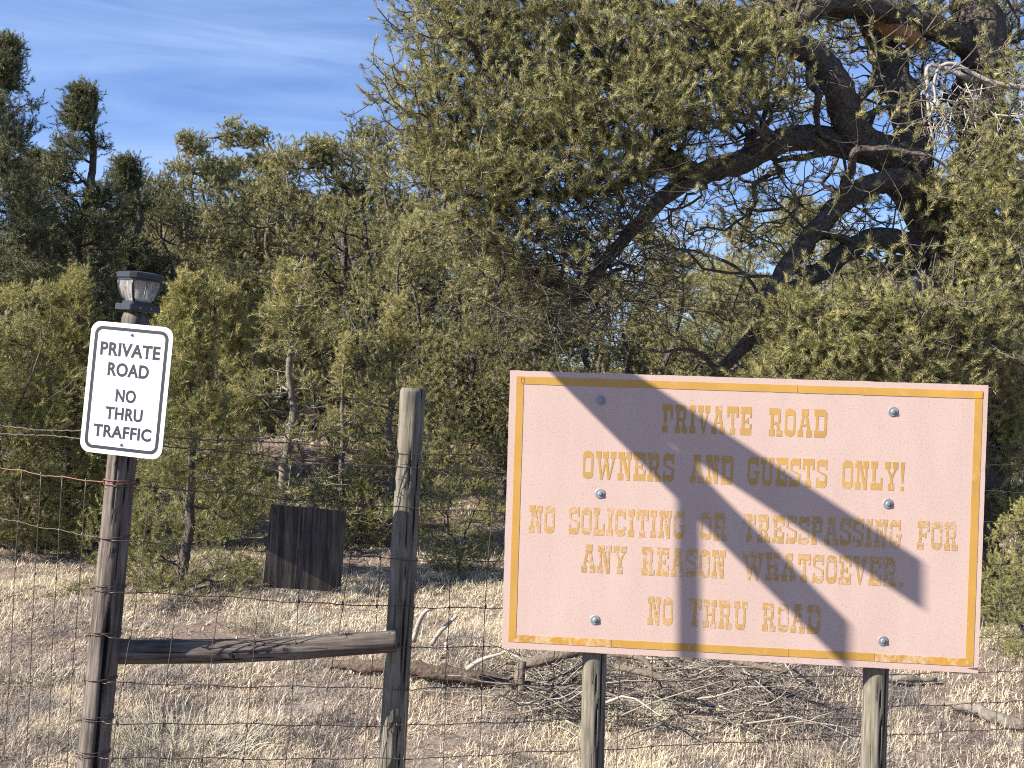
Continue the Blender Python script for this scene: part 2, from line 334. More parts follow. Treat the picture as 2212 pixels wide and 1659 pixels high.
def tubes(b, A, pr, r, pale=(.004, .016), mi=0):
    n = len(A); best = np.full(n, -1); kids = [[] for _ in range(n)]
    for i in range(n):
        if pr[i] >= 0: kids[pr[i]].append(i)
    for i in range(n):
        if kids[i]: best[i] = max(kids[i], key=lambda k: r[k])
    for i in range(n):
        if pr[i] < 0 or best[pr[i]] != i:
            ch = [i]
            while best[ch[-1]] >= 0: ch.append(best[ch[-1]])
            if pr[i] >= 0: ch = [pr[i]] + ch
            if len(ch) < 2: continue
            rr = r[ch].copy()
            if pr[i] >= 0: rr[0] = min(rr[0], rr[1] * 1.2)
            R_ = rr.max(); k = 3 if R_ < .012 else 5 if R_ < .035 else 9 if R_ < .1 else 14
            p = A[ch]
            rg = 0
            if R_ > .03 and len(ch) > 3:
                p, rr = resample(p, rr, 6); L_ = np.cumsum(np.linalg.norm(np.diff(p, axis=0, prepend=p[:1]), axis=1)); rg = .085; k = max(k, 12) if R_ < .06 else 26
                for ax_ in range(3): p[:, ax_] += rr * (.16 * np.sin(L_ * 7 + ax_ * 2 + i) + .07 * np.sin(L_ * 21 + ax_ + i))
            t = np.clip((pale[1] - rr) / (pale[1] - pale[0]), 0, 1) * .8
            b.tube(p, rr, k, np.repeat(t[:-1], k), mi, cap=False, rough=rg)
def resample(p, r, q=3):
    """Catmull-Rom smoothing of a thick limb"""
    P = np.vstack([2 * p[0] - p[1], p, 2 * p[-1] - p[-2]]); o = []; ro = []
    for i in range(1, len(P) - 2):
        for s in range(q):
            t = s / q; a, b_, c, d = P[i - 1:i + 3]
            o.append(.5 * (2 * b_ + (c - a) * t + (2 * a - 5 * b_ + 4 * c - d) * t * t + (3 * b_ - 3 * c + d - a) * t ** 3)); ro.append(r[i - 1] * (1 - t) + r[i] * t)
    o.append(p[-1]); ro.append(r[-1])
    return np.array(o), np.array(ro)
def brushes(tips, tdir, tint, g, m, nn, ln, wd, reach, upw=.35):
    """bottle-brush needle bundles at the twig ends: m whorls of nn thin needles each"""
    T = len(tips); ax = tdir * .75 + np.array([0, 0, upw]) + g.normal(0, .42, (T, 3)); ax /= np.linalg.norm(ax, axis=1, keepdims=True)
    rc = reach * g.uniform(.6, 1.35, T); k = m * nn; M = T * k
    A = np.repeat(ax, k, 0); f = np.tile(np.repeat(np.linspace(-.6, .75, m), nn), T) + g.normal(0, .08, M)
    p = np.repeat(tips, k, 0) + A * (f * np.repeat(rc, k))[:, None]
    rad = g.normal(0, 1, (M, 3)); rad -= A * (rad * A).sum(1, keepdims=True); rad /= np.linalg.norm(rad, axis=1, keepdims=True) + 1e-9
    c = np.clip(.85 + .5 * f + g.normal(0, .18, M), .2, 1.7)[:, None]
    d = A * c + rad * .68 + np.array([0, 0, .08]); d /= np.linalg.norm(d, axis=1, keepdims=True)
    w = np.cross(d, g.normal(0, 1, (M, 3))); w /= np.linalg.norm(w, axis=1, keepdims=True) + 1e-9
    l = ln * np.exp(g.normal(0, .18, M))[:, None]; w = w * wd
    V = np.stack([p - w, p + w, p + d * l], 1).reshape(-1, 3)
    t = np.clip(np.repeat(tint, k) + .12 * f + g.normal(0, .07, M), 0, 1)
    return V, np.arange(3 * M).reshape(-1, 3), t
def finish_tree(root, A, pr, r, tips, tdir, g, m, nn, ln, wd, needle, bark, reach=.16, jit=.045, keep=None, tint_z=None, spread=1.0):
    b = MB(); tubes(b, A, pr, r); tr = b.build('trunk', bark, root, smooth=True)
    pos = A[tips]
    if keep is not None: pos, td = pos[keep], tdir[keep]
    else: td = tdir
    base = g.normal(.5, .16, len(pos))
    if tint_z is not None: base = base + tint_z(pos)
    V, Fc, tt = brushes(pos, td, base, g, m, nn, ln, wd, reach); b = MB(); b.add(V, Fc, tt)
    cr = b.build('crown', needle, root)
    return tr, cr

def crown_targets(g, n, clumps, prof, t0, H, Rm, sig, lump=.35, top_tight=1.0):
    """clump centres near the envelope, targets gathered round them"""
    out = []
    for k in range(clumps):
        t = t0 + (1 - t0) * g.uniform() ** 1.0; az = g.uniform(0, 6.283)
        rad = Rm * prof(t) * (1 + lump * math.sin(3 * az + 7 * t) * .5 + g.normal(0, .1)) * g.uniform(.25, 1) ** .45
        c = np.array([rad * math.cos(az), rad * math.sin(az), t * H])
        k_ = max(3, int(n / clumps * g.uniform(.6, 1.5)))
        s = sig * (.55 + .6 * prof(t))
        out.append(c + g.normal(0, 1, (k_, 3)) * [s, s, s * .75])
    T = np.concatenate(out); return T[(T[:, 2] > t0 * H * .7) & (T[:, 2] < H * 1.02)]
def stem(g, p0, p1, n, wig):
    f = np.linspace(0, 1, n)[:, None]; p = p0 + (np.array(p1) - p0) * f
    w = np.cumsum(g.normal(0, wig, (n, 3)), 0); w -= w[:1]; w *= [1, 1, .3]; return p + w * np.minimum(f * 3, 1)

HID = []
def proto_tree(name, seed, H, Rm, prof, n, clumps, sig, t0, needle, bark=M_BARK, stems=1, m=6, nn=9, ln=.045, wd=.0042, trunk_r=.11, lump=.35, spike=0, yellow=0.0, wig=.05, dead=0.0, reach=.12, jit=.018, tip_r=.0035):
    g = np.random.default_rng(seed); P = []; par = []; rm = []
    m0 = stem(g, np.zeros(3) - [0, 0, .15], [g.normal(0, .1), g.normal(0, .1), H * (.3 if stems > 1 else .96)], 10 if stems > 1 else 16, wig)
    for i, q in enumerate(m0): P.append(q); par.append(i - 1); rm.append(trunk_r * (1.25 - .55 * i / len(m0) if stems > 1 else max(.05, 1.2 - 1.15 * i / len(m0))))
    if stems > 1:
        for s in range(stems):
            az = s * 6.283 / stems + g.uniform(0, 1.2); st = g.integers(3, 9); e = Rm * g.uniform(.25, .6)
            top = np.array([e * math.cos(az), e * math.sin(az), H * g.uniform(.78, .97)]); q = stem(g, P[st], top, 13, wig * 1.3); pv = st
            for i in range(1, 13):
                bulge = math.sin(i / 12 * 3.14) * Rm * .22; P.append(q[i] + np.array([math.cos(az), math.sin(az), 0]) * bulge); par.append(pv); pv = len(P) - 1; rm.append(trunk_r * .7 * (1 - .9 * i / 12))
    T = crown_targets(g, n, clumps, prof, t0, H, Rm, sig, lump)
    if spike:
        f = g.uniform(0, 1, spike); T = np.concatenate([T, np.stack([g.normal(0, .05, spike) + m0[-1][0], g.normal(0, .05, spike) + m0[-1][1], H * (.84 + .18 * f)], -1) * [1, 1, 1]])
    A, pr, tips, td = grow(P, par, T, g, step=.26)
    r = radii(A, pr, tip_r, 2.35); k = len(rm); r[:k] = np.maximum(np.minimum(r[:k], np.array(rm) * 1.4), np.array(rm) * .6)
    keep = g.uniform(0, 1, len(tips)) > dead
    root = empty(name, (0, 0, 0), None, None)
    tz = (lambda p: yellow * np.clip((p[:, 2] / H - .55) * 2, -.4, 1)) if yellow else None
    finish_tree(root, A, pr, r, tips, td, g, m, nn, ln, wd, needle, bark, reach, jit, keep, tz)
    root['height'] = H; root['used'] = 0
    return root
def copy_tree(o):
    c = o.copy(); COL.objects.link(c)
    for ch in o.children:
        d = ch.copy(); COL.objects.link(d); d.parent = c
    return c
def place(proto, x, depth, top, label, cat='tree', group=None, rot=None, widen=1.0):
    p = ground_at(x, depth); tz = at(x, top, depth)[2]; s = (tz - p[2]) / proto['height']
    o = proto if not proto['used'] else copy_tree(proto)
    proto['used'] = 1
    o.location = p; o.scale = (s * widen, s * widen, s); o.rotation_euler = (0, 0, rng.uniform(0, 6.283) if rot is None else rot)
    return tag(o, label, cat, group)

round_p = lambda t: max(.12, math.sin(min(1, max(0, (t * .93 + .07))) ** .8 * math.pi)) ** .6
dome_p = lambda t: math.sqrt(max(.02, 1 - max(0, (t - .35) / .68) ** 2)) * (.75 + .25 * min(1, t / .35))
cone_p = lambda t: max(.05, (1.02 - t)) ** .8 * min(1, .7 + t * 1.2)

cone2_p = lambda t: max(.03, 1.0 - t) ** 1.0 * min(1, .75 + t * 1.2)
egg_p = lambda t: (max(.03, 1.0 - t) ** 1.0) * (.75 + 1.2 * min(.40, t + .06))
T_ROUND = proto_tree('pinyon_tree', 31, 5.2, 2.0, dome_p, 6000, 115, .17, .14, M_NEEDLE, stems=4, m=4, nn=18, ln=.05, wd=.0021, reach=.055)
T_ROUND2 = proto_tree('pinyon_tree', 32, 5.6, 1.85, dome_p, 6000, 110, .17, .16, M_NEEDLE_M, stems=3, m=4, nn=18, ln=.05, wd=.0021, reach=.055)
T_OPEN = proto_tree('pinyon_tree', 33, 6.2, 1.45, round_p, 3200, 76, .155, .34, M_NEEDLE, stems=3, m=4, nn=16, ln=.06, wd=.0029, wig=.07, reach=.06)
T_DARK = proto_tree('pinyon_tree', 34, 6.6, 2.3, cone2_p, 5600, 150, .16, .08, M_NEEDLE_D, stems=1, m=4, nn=16, ln=.055, wd=.0025, trunk_r=.14, spike=14, lump=.6, reach=.10)
T_CONE = proto_tree('young_pinyon', 35, 2.5, .70, cone2_p, 2800, 130, .08, .02, M_NEEDLE_Y, stems=1, m=4, nn=17, ln=.033, wd=.0011, trunk_r=.03, spike=70, yellow=.3, reach=.055, tip_r=.0015)
T_CONE2 = proto_tree('young_pinyon', 36, 2.6, .74, cone2_p, 1900, 90, .085, .06, M_NEEDLE_Y, bark=M_BARK_PALE, stems=1, m=4, nn=17, ln=.033, wd=.0011, trunk_r=.040, spike=50, yellow=.25, reach=.055, dead=.2, tip_r=.0024, wig=.02)
T_CONE3 = proto_tree('young_pinyon', 37, 2.4, .9, round_p, 3200, 140, .09, .03, M_NEEDLE_Y, stems=3, m=4, nn=17, ln=.033, wd=.0011, trunk_r=.03, spike=0, yellow=.2, reach=.055, tip_r=.0015)
T_BUSH = proto_tree('young_pinyon', 38, 2.45, .80, egg_p, 4200, 170, .085, .015, M_NEEDLE_Y, stems=1, m=4, nn=17, ln=.034, wd=.0012, trunk_r=.035, spike=90, yellow=.25, reach=.055, tip_r=.0015, wig=.025)

G1, G2, G3 = 'tall pinyons behind the fence', 'young pinyons behind the fence', 'distant trees on the slope'
place(T_DARK, -10, 12.5, 85, 'tall dark green pinyon cut by the left edge, highest tree on that side', group=G1, widen=.9)
place(T_DARK, 150, 13.5, 190, 'dark pinyon with narrow spire top, beside the tallest left tree', group=G1, rot=2.1, widen=1.05)
place(T_OPEN, 400, 21, 290, 'slender open pinyon with bare upper stem, sky showing through its crown', group=G1, rot=.4, widen=.8)
place(T_OPEN, 490, 22, 265, 'tallest open crowned pinyon, several stems visible against the sky', group=G1, rot=2.6, widen=1.1)
place(T_OPEN, 590, 22.5, 330, 'lower open crowned pinyon right of the tallest airy one', group=G1, rot=4.4)
place(T_ROUND, 720, 15, 305, 'broad olive pinyon with rounded top behind the pale stemmed sapling', group=G1, rot=.9, widen=.95)
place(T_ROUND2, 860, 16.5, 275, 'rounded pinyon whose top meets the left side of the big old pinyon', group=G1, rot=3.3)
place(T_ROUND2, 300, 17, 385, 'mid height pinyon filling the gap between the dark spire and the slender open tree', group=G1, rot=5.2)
place(T_ROUND, 940, 13.0, 480, 'pinyon with dark forked trunk showing just right of the weathered fence post top', group=G1, rot=2.2, widen=.9)
place(T_ROUND2, 1110, 12.5, 560, 'pinyon hidden behind the upper left corner of the pink sign', group=G1, rot=1.3)
place(T_ROUND, 1330, 16, 500, 'pinyon behind the lowest sweeping limb, over the left half of the pink sign', group=G1, rot=4.1)
place(T_ROUND, 1690, 17, 435, 'lit round pinyon seen through the window of limbs above the pink sign', group=G1, rot=5.5, widen=1.1)
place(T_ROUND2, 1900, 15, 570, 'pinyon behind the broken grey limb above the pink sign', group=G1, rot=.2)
place(T_DARK, 2240, 12, 300, 'dark pinyon at the right edge behind the big old trunk', group=G1, rot=1.1)
place(T_DARK, 60, 15, 330, 'bushy dark pinyon behind the white sign, between the dark spires', group=G1, rot=3.7, widen=1.2)
place(T_DARK, 255, 15.5, 345, 'short dark pinyon at the right foot of the narrow dark spire', group=G1, rot=0.9, widen=1.2)

place(T_BUSH, 395, 8.6, 595, 'dense young pinyon directly right of the white sign, its skirt near the ground', 'young tree', G2, rot=.6, widen=.95)
place(T_CONE2, 612, 10.2, 560, 'young pinyon with pale bare stem and dead twigs, above the hanging board', 'young tree', G2, rot=1.9, widen=1.05)
place(T_CONE, 490, 10.4, 620, 'slim young pinyon with yellow tip between the dense one and the pale stemmed one', 'young tree', G2, rot=3.9, widen=.9)
place(T_CONE2, 850, 10.6, 640, 'young pinyon rising behind the top of the weathered fence post', 'young tree', G2, rot=4.6, widen=1.0)
place(T_CONE3, 60, 10.5, 620, 'bushy young pinyon at the left edge below the dark trees', 'young tree', G2, rot=.3)
place(T_BUSH, 150, 10.6, 590, 'young pinyon with two yellow leaders directly left of the lamp', 'young tree', G2, rot=5.1, widen=1.0)
place(T_CONE3, 215, 11, 760, 'low bushy young pinyon behind the white sign', 'young tree', G2, rot=2.5)
place(T_CONE3, -70, 10, 700, 'young pinyon cut by the left edge of the photo', 'young tree', G2, rot=2.0)
place(T_CONE2, 745, 11.2, 720, 'sparse young pinyon between the pale stemmed one and the fence post', 'young tree', G2, rot=.9, widen=.9)
place(T_CONE3, 1010, 9.6, 1010, 'small bushy pinyon low between the fence post and the pink sign', 'young tree', G2, rot=4.2, widen=1.25)
place(T_CONE3, 840, 10.7, 950, 'low spreading young pinyon just left of the fence post', 'young tree', G2, rot=1.2, widen=1.2)
place(T_CONE, 2190, 8.4, 870, 'young pinyon at the right edge beside the end of the pink sign', 'young tree', G2, rot=2.8, widen=1.1)
place(T_CONE3, 2235, 7.2, 1080, 'low green pinyon sapling poking in at the right edge under the taller one', 'young tree', G2, rot=5.0)
far = [(20, 24, 520), (180, 22, 500), (330, 25, 450), (440, 23, 470), (570, 24, 440), (700, 22, 430), (1000, 21, 500), (1120, 24, 590), (1250, 22, 600), (1400, 23, 590), (1530, 21, 600), (1650, 24, 600), (1780, 22, 590), (1950, 23, 600), (2080, 22, 600), (2200, 24, 560), (80, 30, 480), (230, 34, 470), (350, 28, 500), (520, 30, 430), (660, 33, 420), (800, 27, 420), (960, 30, 470), (1060, 36, 600), (1180, 30, 560), (1480, 30, 560), (1580, 26, 620), (1800, 30, 560), (2010, 27, 560), (2150, 32, 560), (450, 40, 520), (900, 42, 600), (1300, 40, 600), (1700, 42, 620)]
where = ['low behind the far left dark tree', 'low behind the lamp', 'low under the slender open tree, left', 'low under the slender open tree, right', 'low under the open crowns', 'low behind the broad olive pinyon', 'low right of the forked trunk', 'low left of the pink sign corner', 'low over the left part of the pink sign', 'low over the word PRIVATE', 'low in the gap under the long limb', 'low beneath the lit round pinyon', 'low right of the drooping limb', 'low under the arching limb', 'low behind the main trunk', 'low at the right edge',
         'behind the left edge', 'behind the dark spire tree', 'below the slender open tree', 'below the tallest open tree', 'left of the broad olive pinyon', 'behind the broad olive pinyon', 'right of the rounded pinyon', 'up the bare slope right of the fence post', 'behind the lower twigs of the old pinyon', 'under the long sweeping limb', 'left of the lit round pinyon', 'right of the lit round pinyon', 'behind the broken limb', 'behind the old trunk', 'between the open stems, farthest on the left', 'high on the slope behind the young trees', 'farthest behind the pink sign', 'farthest in the limb window']
for k, ((x, z, t), w) in enumerate(zip(far, where)):
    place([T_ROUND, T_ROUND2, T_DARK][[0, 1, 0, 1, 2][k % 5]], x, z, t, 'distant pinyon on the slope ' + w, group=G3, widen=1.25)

# ------------------------------------------------------------------ the big old pinyon
def hero():
    g = np.random.default_rng(77)
    base = ground_at(2090, 8.6); P = []; par = []; rm = []
    def limb(pts, start=None, off=0):
        """pts: (x, y, depth, radius m)"""
        pv = -1 if start is None else start; first = len(P)
        for (x, y, z, r) in pts: P.append(at(x, y, z)); par.append(pv); pv = len(P) - 1; rm.append(r)
        return first, pv
    P.append(base - [0, 0, .2]); par.append(-1); rm.append(.36)
    a, t0 = limb([(2092, 1150, 8.6, .32), (2085, 900, 8.6, .30), (2070, 700, 8.6, .29), (2055, 600, 8.6, .29)], 0)
    _, rt_ = limb([(2085, 480, 8.65, .25), (2110, 360, 8.7, .23), (2125, 230, 8.7, .22), (2118, 100, 8.7, .20), (2105, -40, 8.7, .18), (2130, -250, 8.7, .14), (2120, -500, 8.7, .08)], t0)
    _, fk = limb([(2020, 500, 8.5, .23), (1985, 410, 8.45, .21), (1965, 350, 8.4, .19)], t0)
    _, l1 = limb([(1905, 330, 8.3, .15), (1850, 285, 8.2, .135), (1815, 225, 8.1, .125), (1795, 165, 8.05, .12), (1760, 120, 8.0, .11), (1715, 95, 7.9, .10), (1660, 90, 7.8, .085), (1590, 105, 7.7, .07), (1480, 130, 7.5, .055), (1350, 150, 7.4, .045), (1200, 150, 7.3, .035), (1050, 160, 7.3, .025), (930, 165, 7.3, .014)], fk)
    _, l2 = limb([(1850, 318, 8.3, .11), (1770, 300, 8.2, .10), (1690, 310, 8.1, .095), (1600, 345, 8.0, .09), (1520, 375, 7.9, .08), (1430, 430, 7.8, .065), (1360, 500, 7.7, .052), (1300, 580, 7.65, .042), (1250, 650, 7.6, .03), (1180, 690, 7.6, .018)], fk)
    l2m = l2 - 5
    limb([(1450, 360, 7.6, .05), (1350, 390, 7.4, .04), (1240, 420, 7.3, .03), (1110, 420, 7.2, .02), (980, 430, 7.2, .012)], l2m)
    limb([(1400, 320, 7.6, .05), (1280, 300, 7.4, .04), (1150, 310, 7.3, .03), (1020, 300, 7.3, .015)], l2m)
    _, l3 = limb([(1965, 260, 8.6, .16), (1945, 190, 8.65, .155), (1915, 120, 8.7, .15), (1890, 60, 8.7, .145), (1870, 0, 8.7, .14), (1840, -120, 8.6, .12), (1780, -260, 8.4, .08), (1700, -380, 8.3, .05)], fk)
    limb([(1800, 20, 8.4, .09), (1700, 15, 8.2, .08), (1590, 30, 8.0, .065), (1450, 20, 7.8, .05), (1300, 10, 7.6, .04), (1150, 20, 7.5, .03), (1000, 40, 7.5, .015)], l3 - 3)
    limb([(1950, 35, 8.4, .10), (1890, 12, 8.3, .095), (1800, 8, 8.1, .085), (1730, 40, 8.0, .08), (1640, 60, 7.9, .05)], rt_ - 3)
    limb([(1600, -200, 8.1, .05), (1400, -180, 7.8, .04), (1200, -120, 7.7, .03), (1050, -60, 7.6, .015)], l3 - 1)
    _, l4 = limb([(2000, 450, 8.2, .10), (1960, 395, 8.0, .09), (1890, 400, 7.9, .085), (1810, 440, 7.8, .08), (1760, 500, 7.75, .075), (1720, 555, 7.7, .072), (1680, 610, 7.7, .068), (1645, 680, 7.7, .062), (1615, 740, 7.7, .055), (1560, 800, 7.7, .045), (1510, 860, 7.7, .03)], t0 + 1)
    limb([(2040, 590, 8.2, .10), (1990, 540, 8.1, .095), (1925, 515, 8.0, .09), (1870, 520, 8.0, .085), (1800, 570, 7.95, .08), (1740, 605, 7.9, .07), (1680, 640, 7.9, .045)], t0)
    limb([(1870, 740, 7.6, .03), (1780, 760, 7.4, .02), (1700, 790, 7.3, .012)], t0)
    limb([(2150, 560, 8.2, .06), (2190, 500, 8.0, .05), (2220, 430, 7.9, .03)], t0)
    limb([(2010, 740, 7.9, .05), (1940, 760, 7.7, .035), (1860, 800, 7.5, .02)], t0 - 1)
    limb([(2170, 260, 8.2, .05), (2215, 330, 8.0, .035)], rt_ - 4)
    rm[1:] = [r * .86 for r in rm[1:]]
    main = len(P)
    for k in range(46):                                     # gnarled secondary limbs
        st = int(g.integers(6, main)); c = P[st]
        if c[0] < .7: continue
        d = np.array([g.normal(-.25, .6), g.normal(0, .35), g.normal(.05, .55)]); d /= np.linalg.norm(d); pv = st; q = c.copy(); r0 = min(rm[st] * .55, g.uniform(.018, .05)); n_ = int(g.integers(7, 13))
        for j in range(n_):
            d = d + g.normal(0, .38, 3); d /= np.linalg.norm(d); q = q + d * .11; P.append(q); par.append(pv); pv = len(P) - 1; rm.append(max(.005, r0 * (1 - j / n_)))
    n0 = len(P)
    clumps = [  # x, y, rx, ry, depth, rz, targets, leafiness
        (960, 60, 90, 120, 7.4, .35, 150, 1), (1080, 60, 130, 130, 7.4, .5, 260, 1), (930, 200, 90, 100, 7.3, .35, 150, 1), (1060, 210, 130, 110, 7.2, .5, 280, 1), (1210, 80, 140, 120, 7.5, .6, 300, 1), (1350, 80, 140, 110, 7.6, .6, 280, 1),
        (1200, 230, 130, 100, 7.2, .5, 270, 1), (1340, 230, 130, 100, 7.3, .5, 260, 1), (1490, 80, 130, 90, 7.6, .5, 230, 1), (1480, 220, 120, 90, 7.4, .45, 220, 1), (1590, 130, 90, 80, 7.5, .4, 170, 1), (1640, 190, 60, 60, 7.5, .3, 90, 1), (1620, 60, 110, 60, 7.8, .4, 130, .9),
        (1010, 360, 120, 90, 7.2, .4, 210, 1), (1150, 370, 120, 80, 7.1, .4, 220, 1), (1290, 350, 120, 70, 7.2, .4, 180, .95), (1420, 330, 100, 60, 7.4, .4, 110, .9), (950, 330, 60, 60, 7.3, .3, 70, 1),
        (1050, 480, 100, 80, 7.2, .4, 150, .9), (1180, 490, 110, 70, 7.2, .4, 150, .55), (1320, 450, 110, 70, 7.5, .4, 110, .35), (1230, 590, 110, 80, 7.4, .4, 120, .3), (1120, 600, 90, 80, 7.4, .35, 110, .75), (1390, 580, 90, 80, 7.7, .4, 60, .3), (1560, 250, 70, 50, 7.7, .3, 60, .8), (1680, 240, 70, 50, 8.3, .4, 40, .5), (1480, 480, 110, 70, 8.2, .5, 70, .5),
        (1650, 420, 120, 60, 8.4, .5, 50, .5), (1830, 100, 90, 60, 9.0, .5, 60, .6), (1880, 230, 80, 80, 9.2, .5, 60, .6), (1760, 20, 120, 50, 8.4, .5, 90, .8), (2000, 60, 80, 60, 8.6, .5, 80, .6), (2030, 160, 60, 70, 8.9, .4, 60, .5), (1880, 460, 100, 60, 8.5, .5, 50, .5), (1900, 560, 90, 60, 8.9, .5, 70, .6),
        (2120, 330, 80, 80, 7.9, .4, 120, .9), (2180, 420, 70, 110, 7.8, .4, 190, 1), (2080, 430, 80, 80, 7.8, .4, 150, 1), (2140, 560, 80, 90, 7.7, .4, 190, 1), (2190, 650, 60, 90, 7.6, .4, 140, 1), (2080, 690, 80, 60, 7.5, .4, 150, 1), (2190, 200, 50, 90, 8.2, .4, 80, .7), (2160, 780, 80, 60, 7.6, .4, 130, 1),
        (1960, 690, 90, 50, 7.4, .35, 170, 1), (1840, 690, 90, 50, 7.3, .35, 180, 1), (1720, 680, 70, 50, 7.3, .35, 130, 1), (1780, 770, 100, 50, 7.2, .35, 190, 1), (1920, 780, 110, 50, 7.2, .35, 200, 1), (2050, 800, 80, 50, 7.3, .35, 130, 1), (1680, 800, 60, 40, 7.3, .3, 80, 1),
        (1300, -120, 350, 90, 7.8, .8, 260, 1), (1800, -200, 300, 120, 8.4, .9, 200, 1), (2150, -200, 150, 200, 8.6, .8, 180, 1), (1000, -90, 120, 70, 7.5, .5, 100, 1), (2170, 90, 70, 90, 9.3, .4, 130, .9), (2010, 60, 60, 60, 9.3, .4, 70, .8), (2060, 250, 50, 60, 9.3, .4, 60, .7), (1950, 10, 120, 40, 8.9, .4, 90, .7), (1730, 190, 60, 60, 9.2, .4, 50, .7), (1620, 480, 120, 60, 9.0, .5, 90, .8), (2200, 900, 80, 100, 7.9, .4, 90, 1)]
    T = []; leaf = []
    for (x, y, rx, ry, z, rz, n, lf) in clumps:
        n = int(n * 2.3)
        u = g.normal(0, 1, (max(3, n // 15), 3)); u /= np.linalg.norm(u, axis=1, keepdims=True); u *= g.uniform(0, 1, (len(u), 1)) ** .45
        for q in u:
            c = at(x + q[0] * rx, y + q[1] * ry, z + q[2] * rz)
            for w in range(15): T.append(c + g.normal(0, 1, 3) * [.115, .115, .085]); leaf.append(lf)
    lp_ = np.array(P); tot = len(T)
    for k in range(2600):                                    # dark tangle of fine twigs round the limbs
        c = lp_[g.integers(5, n0)]
        if c[0] < .9: continue
        T.append(c + g.normal(0, 1, 3) * [.27, .25, .23]); leaf.append(.3)
    T = np.array(T); leaf = np.array(leaf); Tm = {tuple(np.round(t, 6)): l for t, l in zip(T, leaf)}
    A, pr, tips, td = grow(P, par, T, g, step=.15, sag=.10, wob=.11, w_path=.12)
    lf = np.array([Tm.get(tuple(np.round(A[t], 6)), 1.0) for t in tips])
    r = radii(A, pr, .0034, 2.45); r[:n0] = np.maximum(np.array(rm), np.minimum(r[:n0], np.array(rm) * 1.15))
    r[n0:] = np.minimum(r[n0:], .045)
    root = empty('old_pinyon', base, 'huge old pinyon with twisted sweeping limbs, overhanging the pink sign', 'tree')
    A = A - base
    finish_tree(root, A, pr, r, tips, td, g, 4, 24, .037, .00115, M_NEEDLE, M_BARK, .05, .013, keep=g.uniform(0, 1, len(tips)) < lf)
    # broken grey stub and the torn orange wound
    b = MB(); q = [at(2075, 575, 8.1), at(2020, 600, 7.95), at(1960, 625, 7.8), at(1900, 650, 7.65)]; q, rr = resample(np.array(q), np.array([.085, .075, .07, .05]), 4)
    b.tube(q - base, rr, 18, .25, rough=.1)
    for k in range(14):
        e = q[-1] + g.normal(0, .03, 3); b.tube(np.array([q[-4] + g.normal(0, .03, 3), e, e + [-.10 - g.uniform(0, .12), -.05, -.06 + g.normal(0, .03)]]) - base, [.02, .014, .002], 4, .8)
    b.build('broken_limb', M_BARK_PALE, root, smooth=True)
    b = MB(); q, rr = resample(np.array([at(1888, 52, 8.50), at(1925, 62, 8.44), at(1965, 78, 8.44), at(1998, 105, 8.5)]), np.array([.03, .075, .08, .03]), 4); b.tube(q - base, rr, 10)
    b.build('torn_wood', wood_mat('torn_orange_wood', (.20, .08, .03), (.40, .19, .08), (.55, .34, .18)), root, smooth=True)
    # grey hooked dead branches
    b = MB()
    for pts in ([(2230, 192, 7.9), (2150, 180, 7.9), (2100, 158, 7.9), (2060, 138, 7.9), (2030, 146, 7.9), (2018, 180, 7.9), (2020, 215, 7.9), (2005, 260, 7.9)], [(2095, 170, 8.0), (2010, 140, 8.0), (2004, 190, 8.0), (2008, 260, 8.0), (2022, 325, 8.0)], [(2020, 215, 7.9), (2040, 255, 7.9), (2050, 310, 7.9)]):
        q, rr = resample(np.array([at(*p) for p in pts]), np.linspace(.022, .007, len(pts)), 4); b.tube(q - base, rr, 6, .9)
    for k in range(60):
        s = at(g.uniform(2010, 2200), g.uniform(160, 260), g.uniform(7.8, 8.1)); d = g.normal(0, .07, (5, 3)) + [0, 0, -.05]; b.tube(s + np.cumsum(d, 0) - base, np.linspace(.005, .002, 5), 4, 1)
    b.build('dead_branch', M_BARK_PALE, root, smooth=True)
    # bare curved twigs hanging under the crown
    b = MB()
    for k in range(700):
        s = at(g.uniform(1000, 1420), g.uniform(330, 690), g.uniform(7.0, 7.5))
        if s[0] < at(1020 + (g.uniform() * 60), 500, 7.2)[0]: continue
        d = np.array([g.normal(0, .06), g.normal(0, .04), -.05]); q = [s]
        for j in range(5): d = d * .93 + g.normal(0, .026, 3) + [0, 0, .006]; q.append(q[-1] + d)
        b.tube(np.array(q) - base, np.linspace(.0032, .0014, 6), 3, g.uniform(.3, 1))
    b.build('bare_twig_tangle', M_BARK, root, smooth=True)
hero()

# ------------------------------------------------------------------ fence line
PL = at(240, 1200, 3.87)                                   # where the wires meet the lamp post
DIR = np.array([.951, .309, 0]); DIRL = np.array([-.797, .604, 0])
def fpos(u, z):                                            # point on the wire line, u metres right (or left, u < 0) of the lamp post
    q = PL + (DIR * u if u >= 0 else DIRL * -u); return np.array([q[0], q[1], z])
NRM = np.array([.309, -.951, 0])                         # towards the road
def wire_z(k, u):
    ys = [1046, 1167, 1276, 1374, 1475, 1560, 1636]; ys2 = [1099, 1210, 1313, 1400, 1488, 1568, 1639]
    za, zb = at(245, ys[k], 3.87)[2], at(880, ys2[k], 4.19)[2]
    return za + (zb - za) * u / 1.06 if 0 <= u < 1.06 else zb - .028 * (u - 1.06) if u >= 1.06 else za - .01 * u
def frame_obj(o, origin, zaxis, xhint):
    z = Vector(zaxis).normalized(); x = Vector(xhint); x = (x - z * x.dot(z)).normalized(); y = z.cross(x)
    m = Matrix((x, y, z)).transposed().to_4x4(); m.translation = Vector(origin); o.matrix_world = m; return m
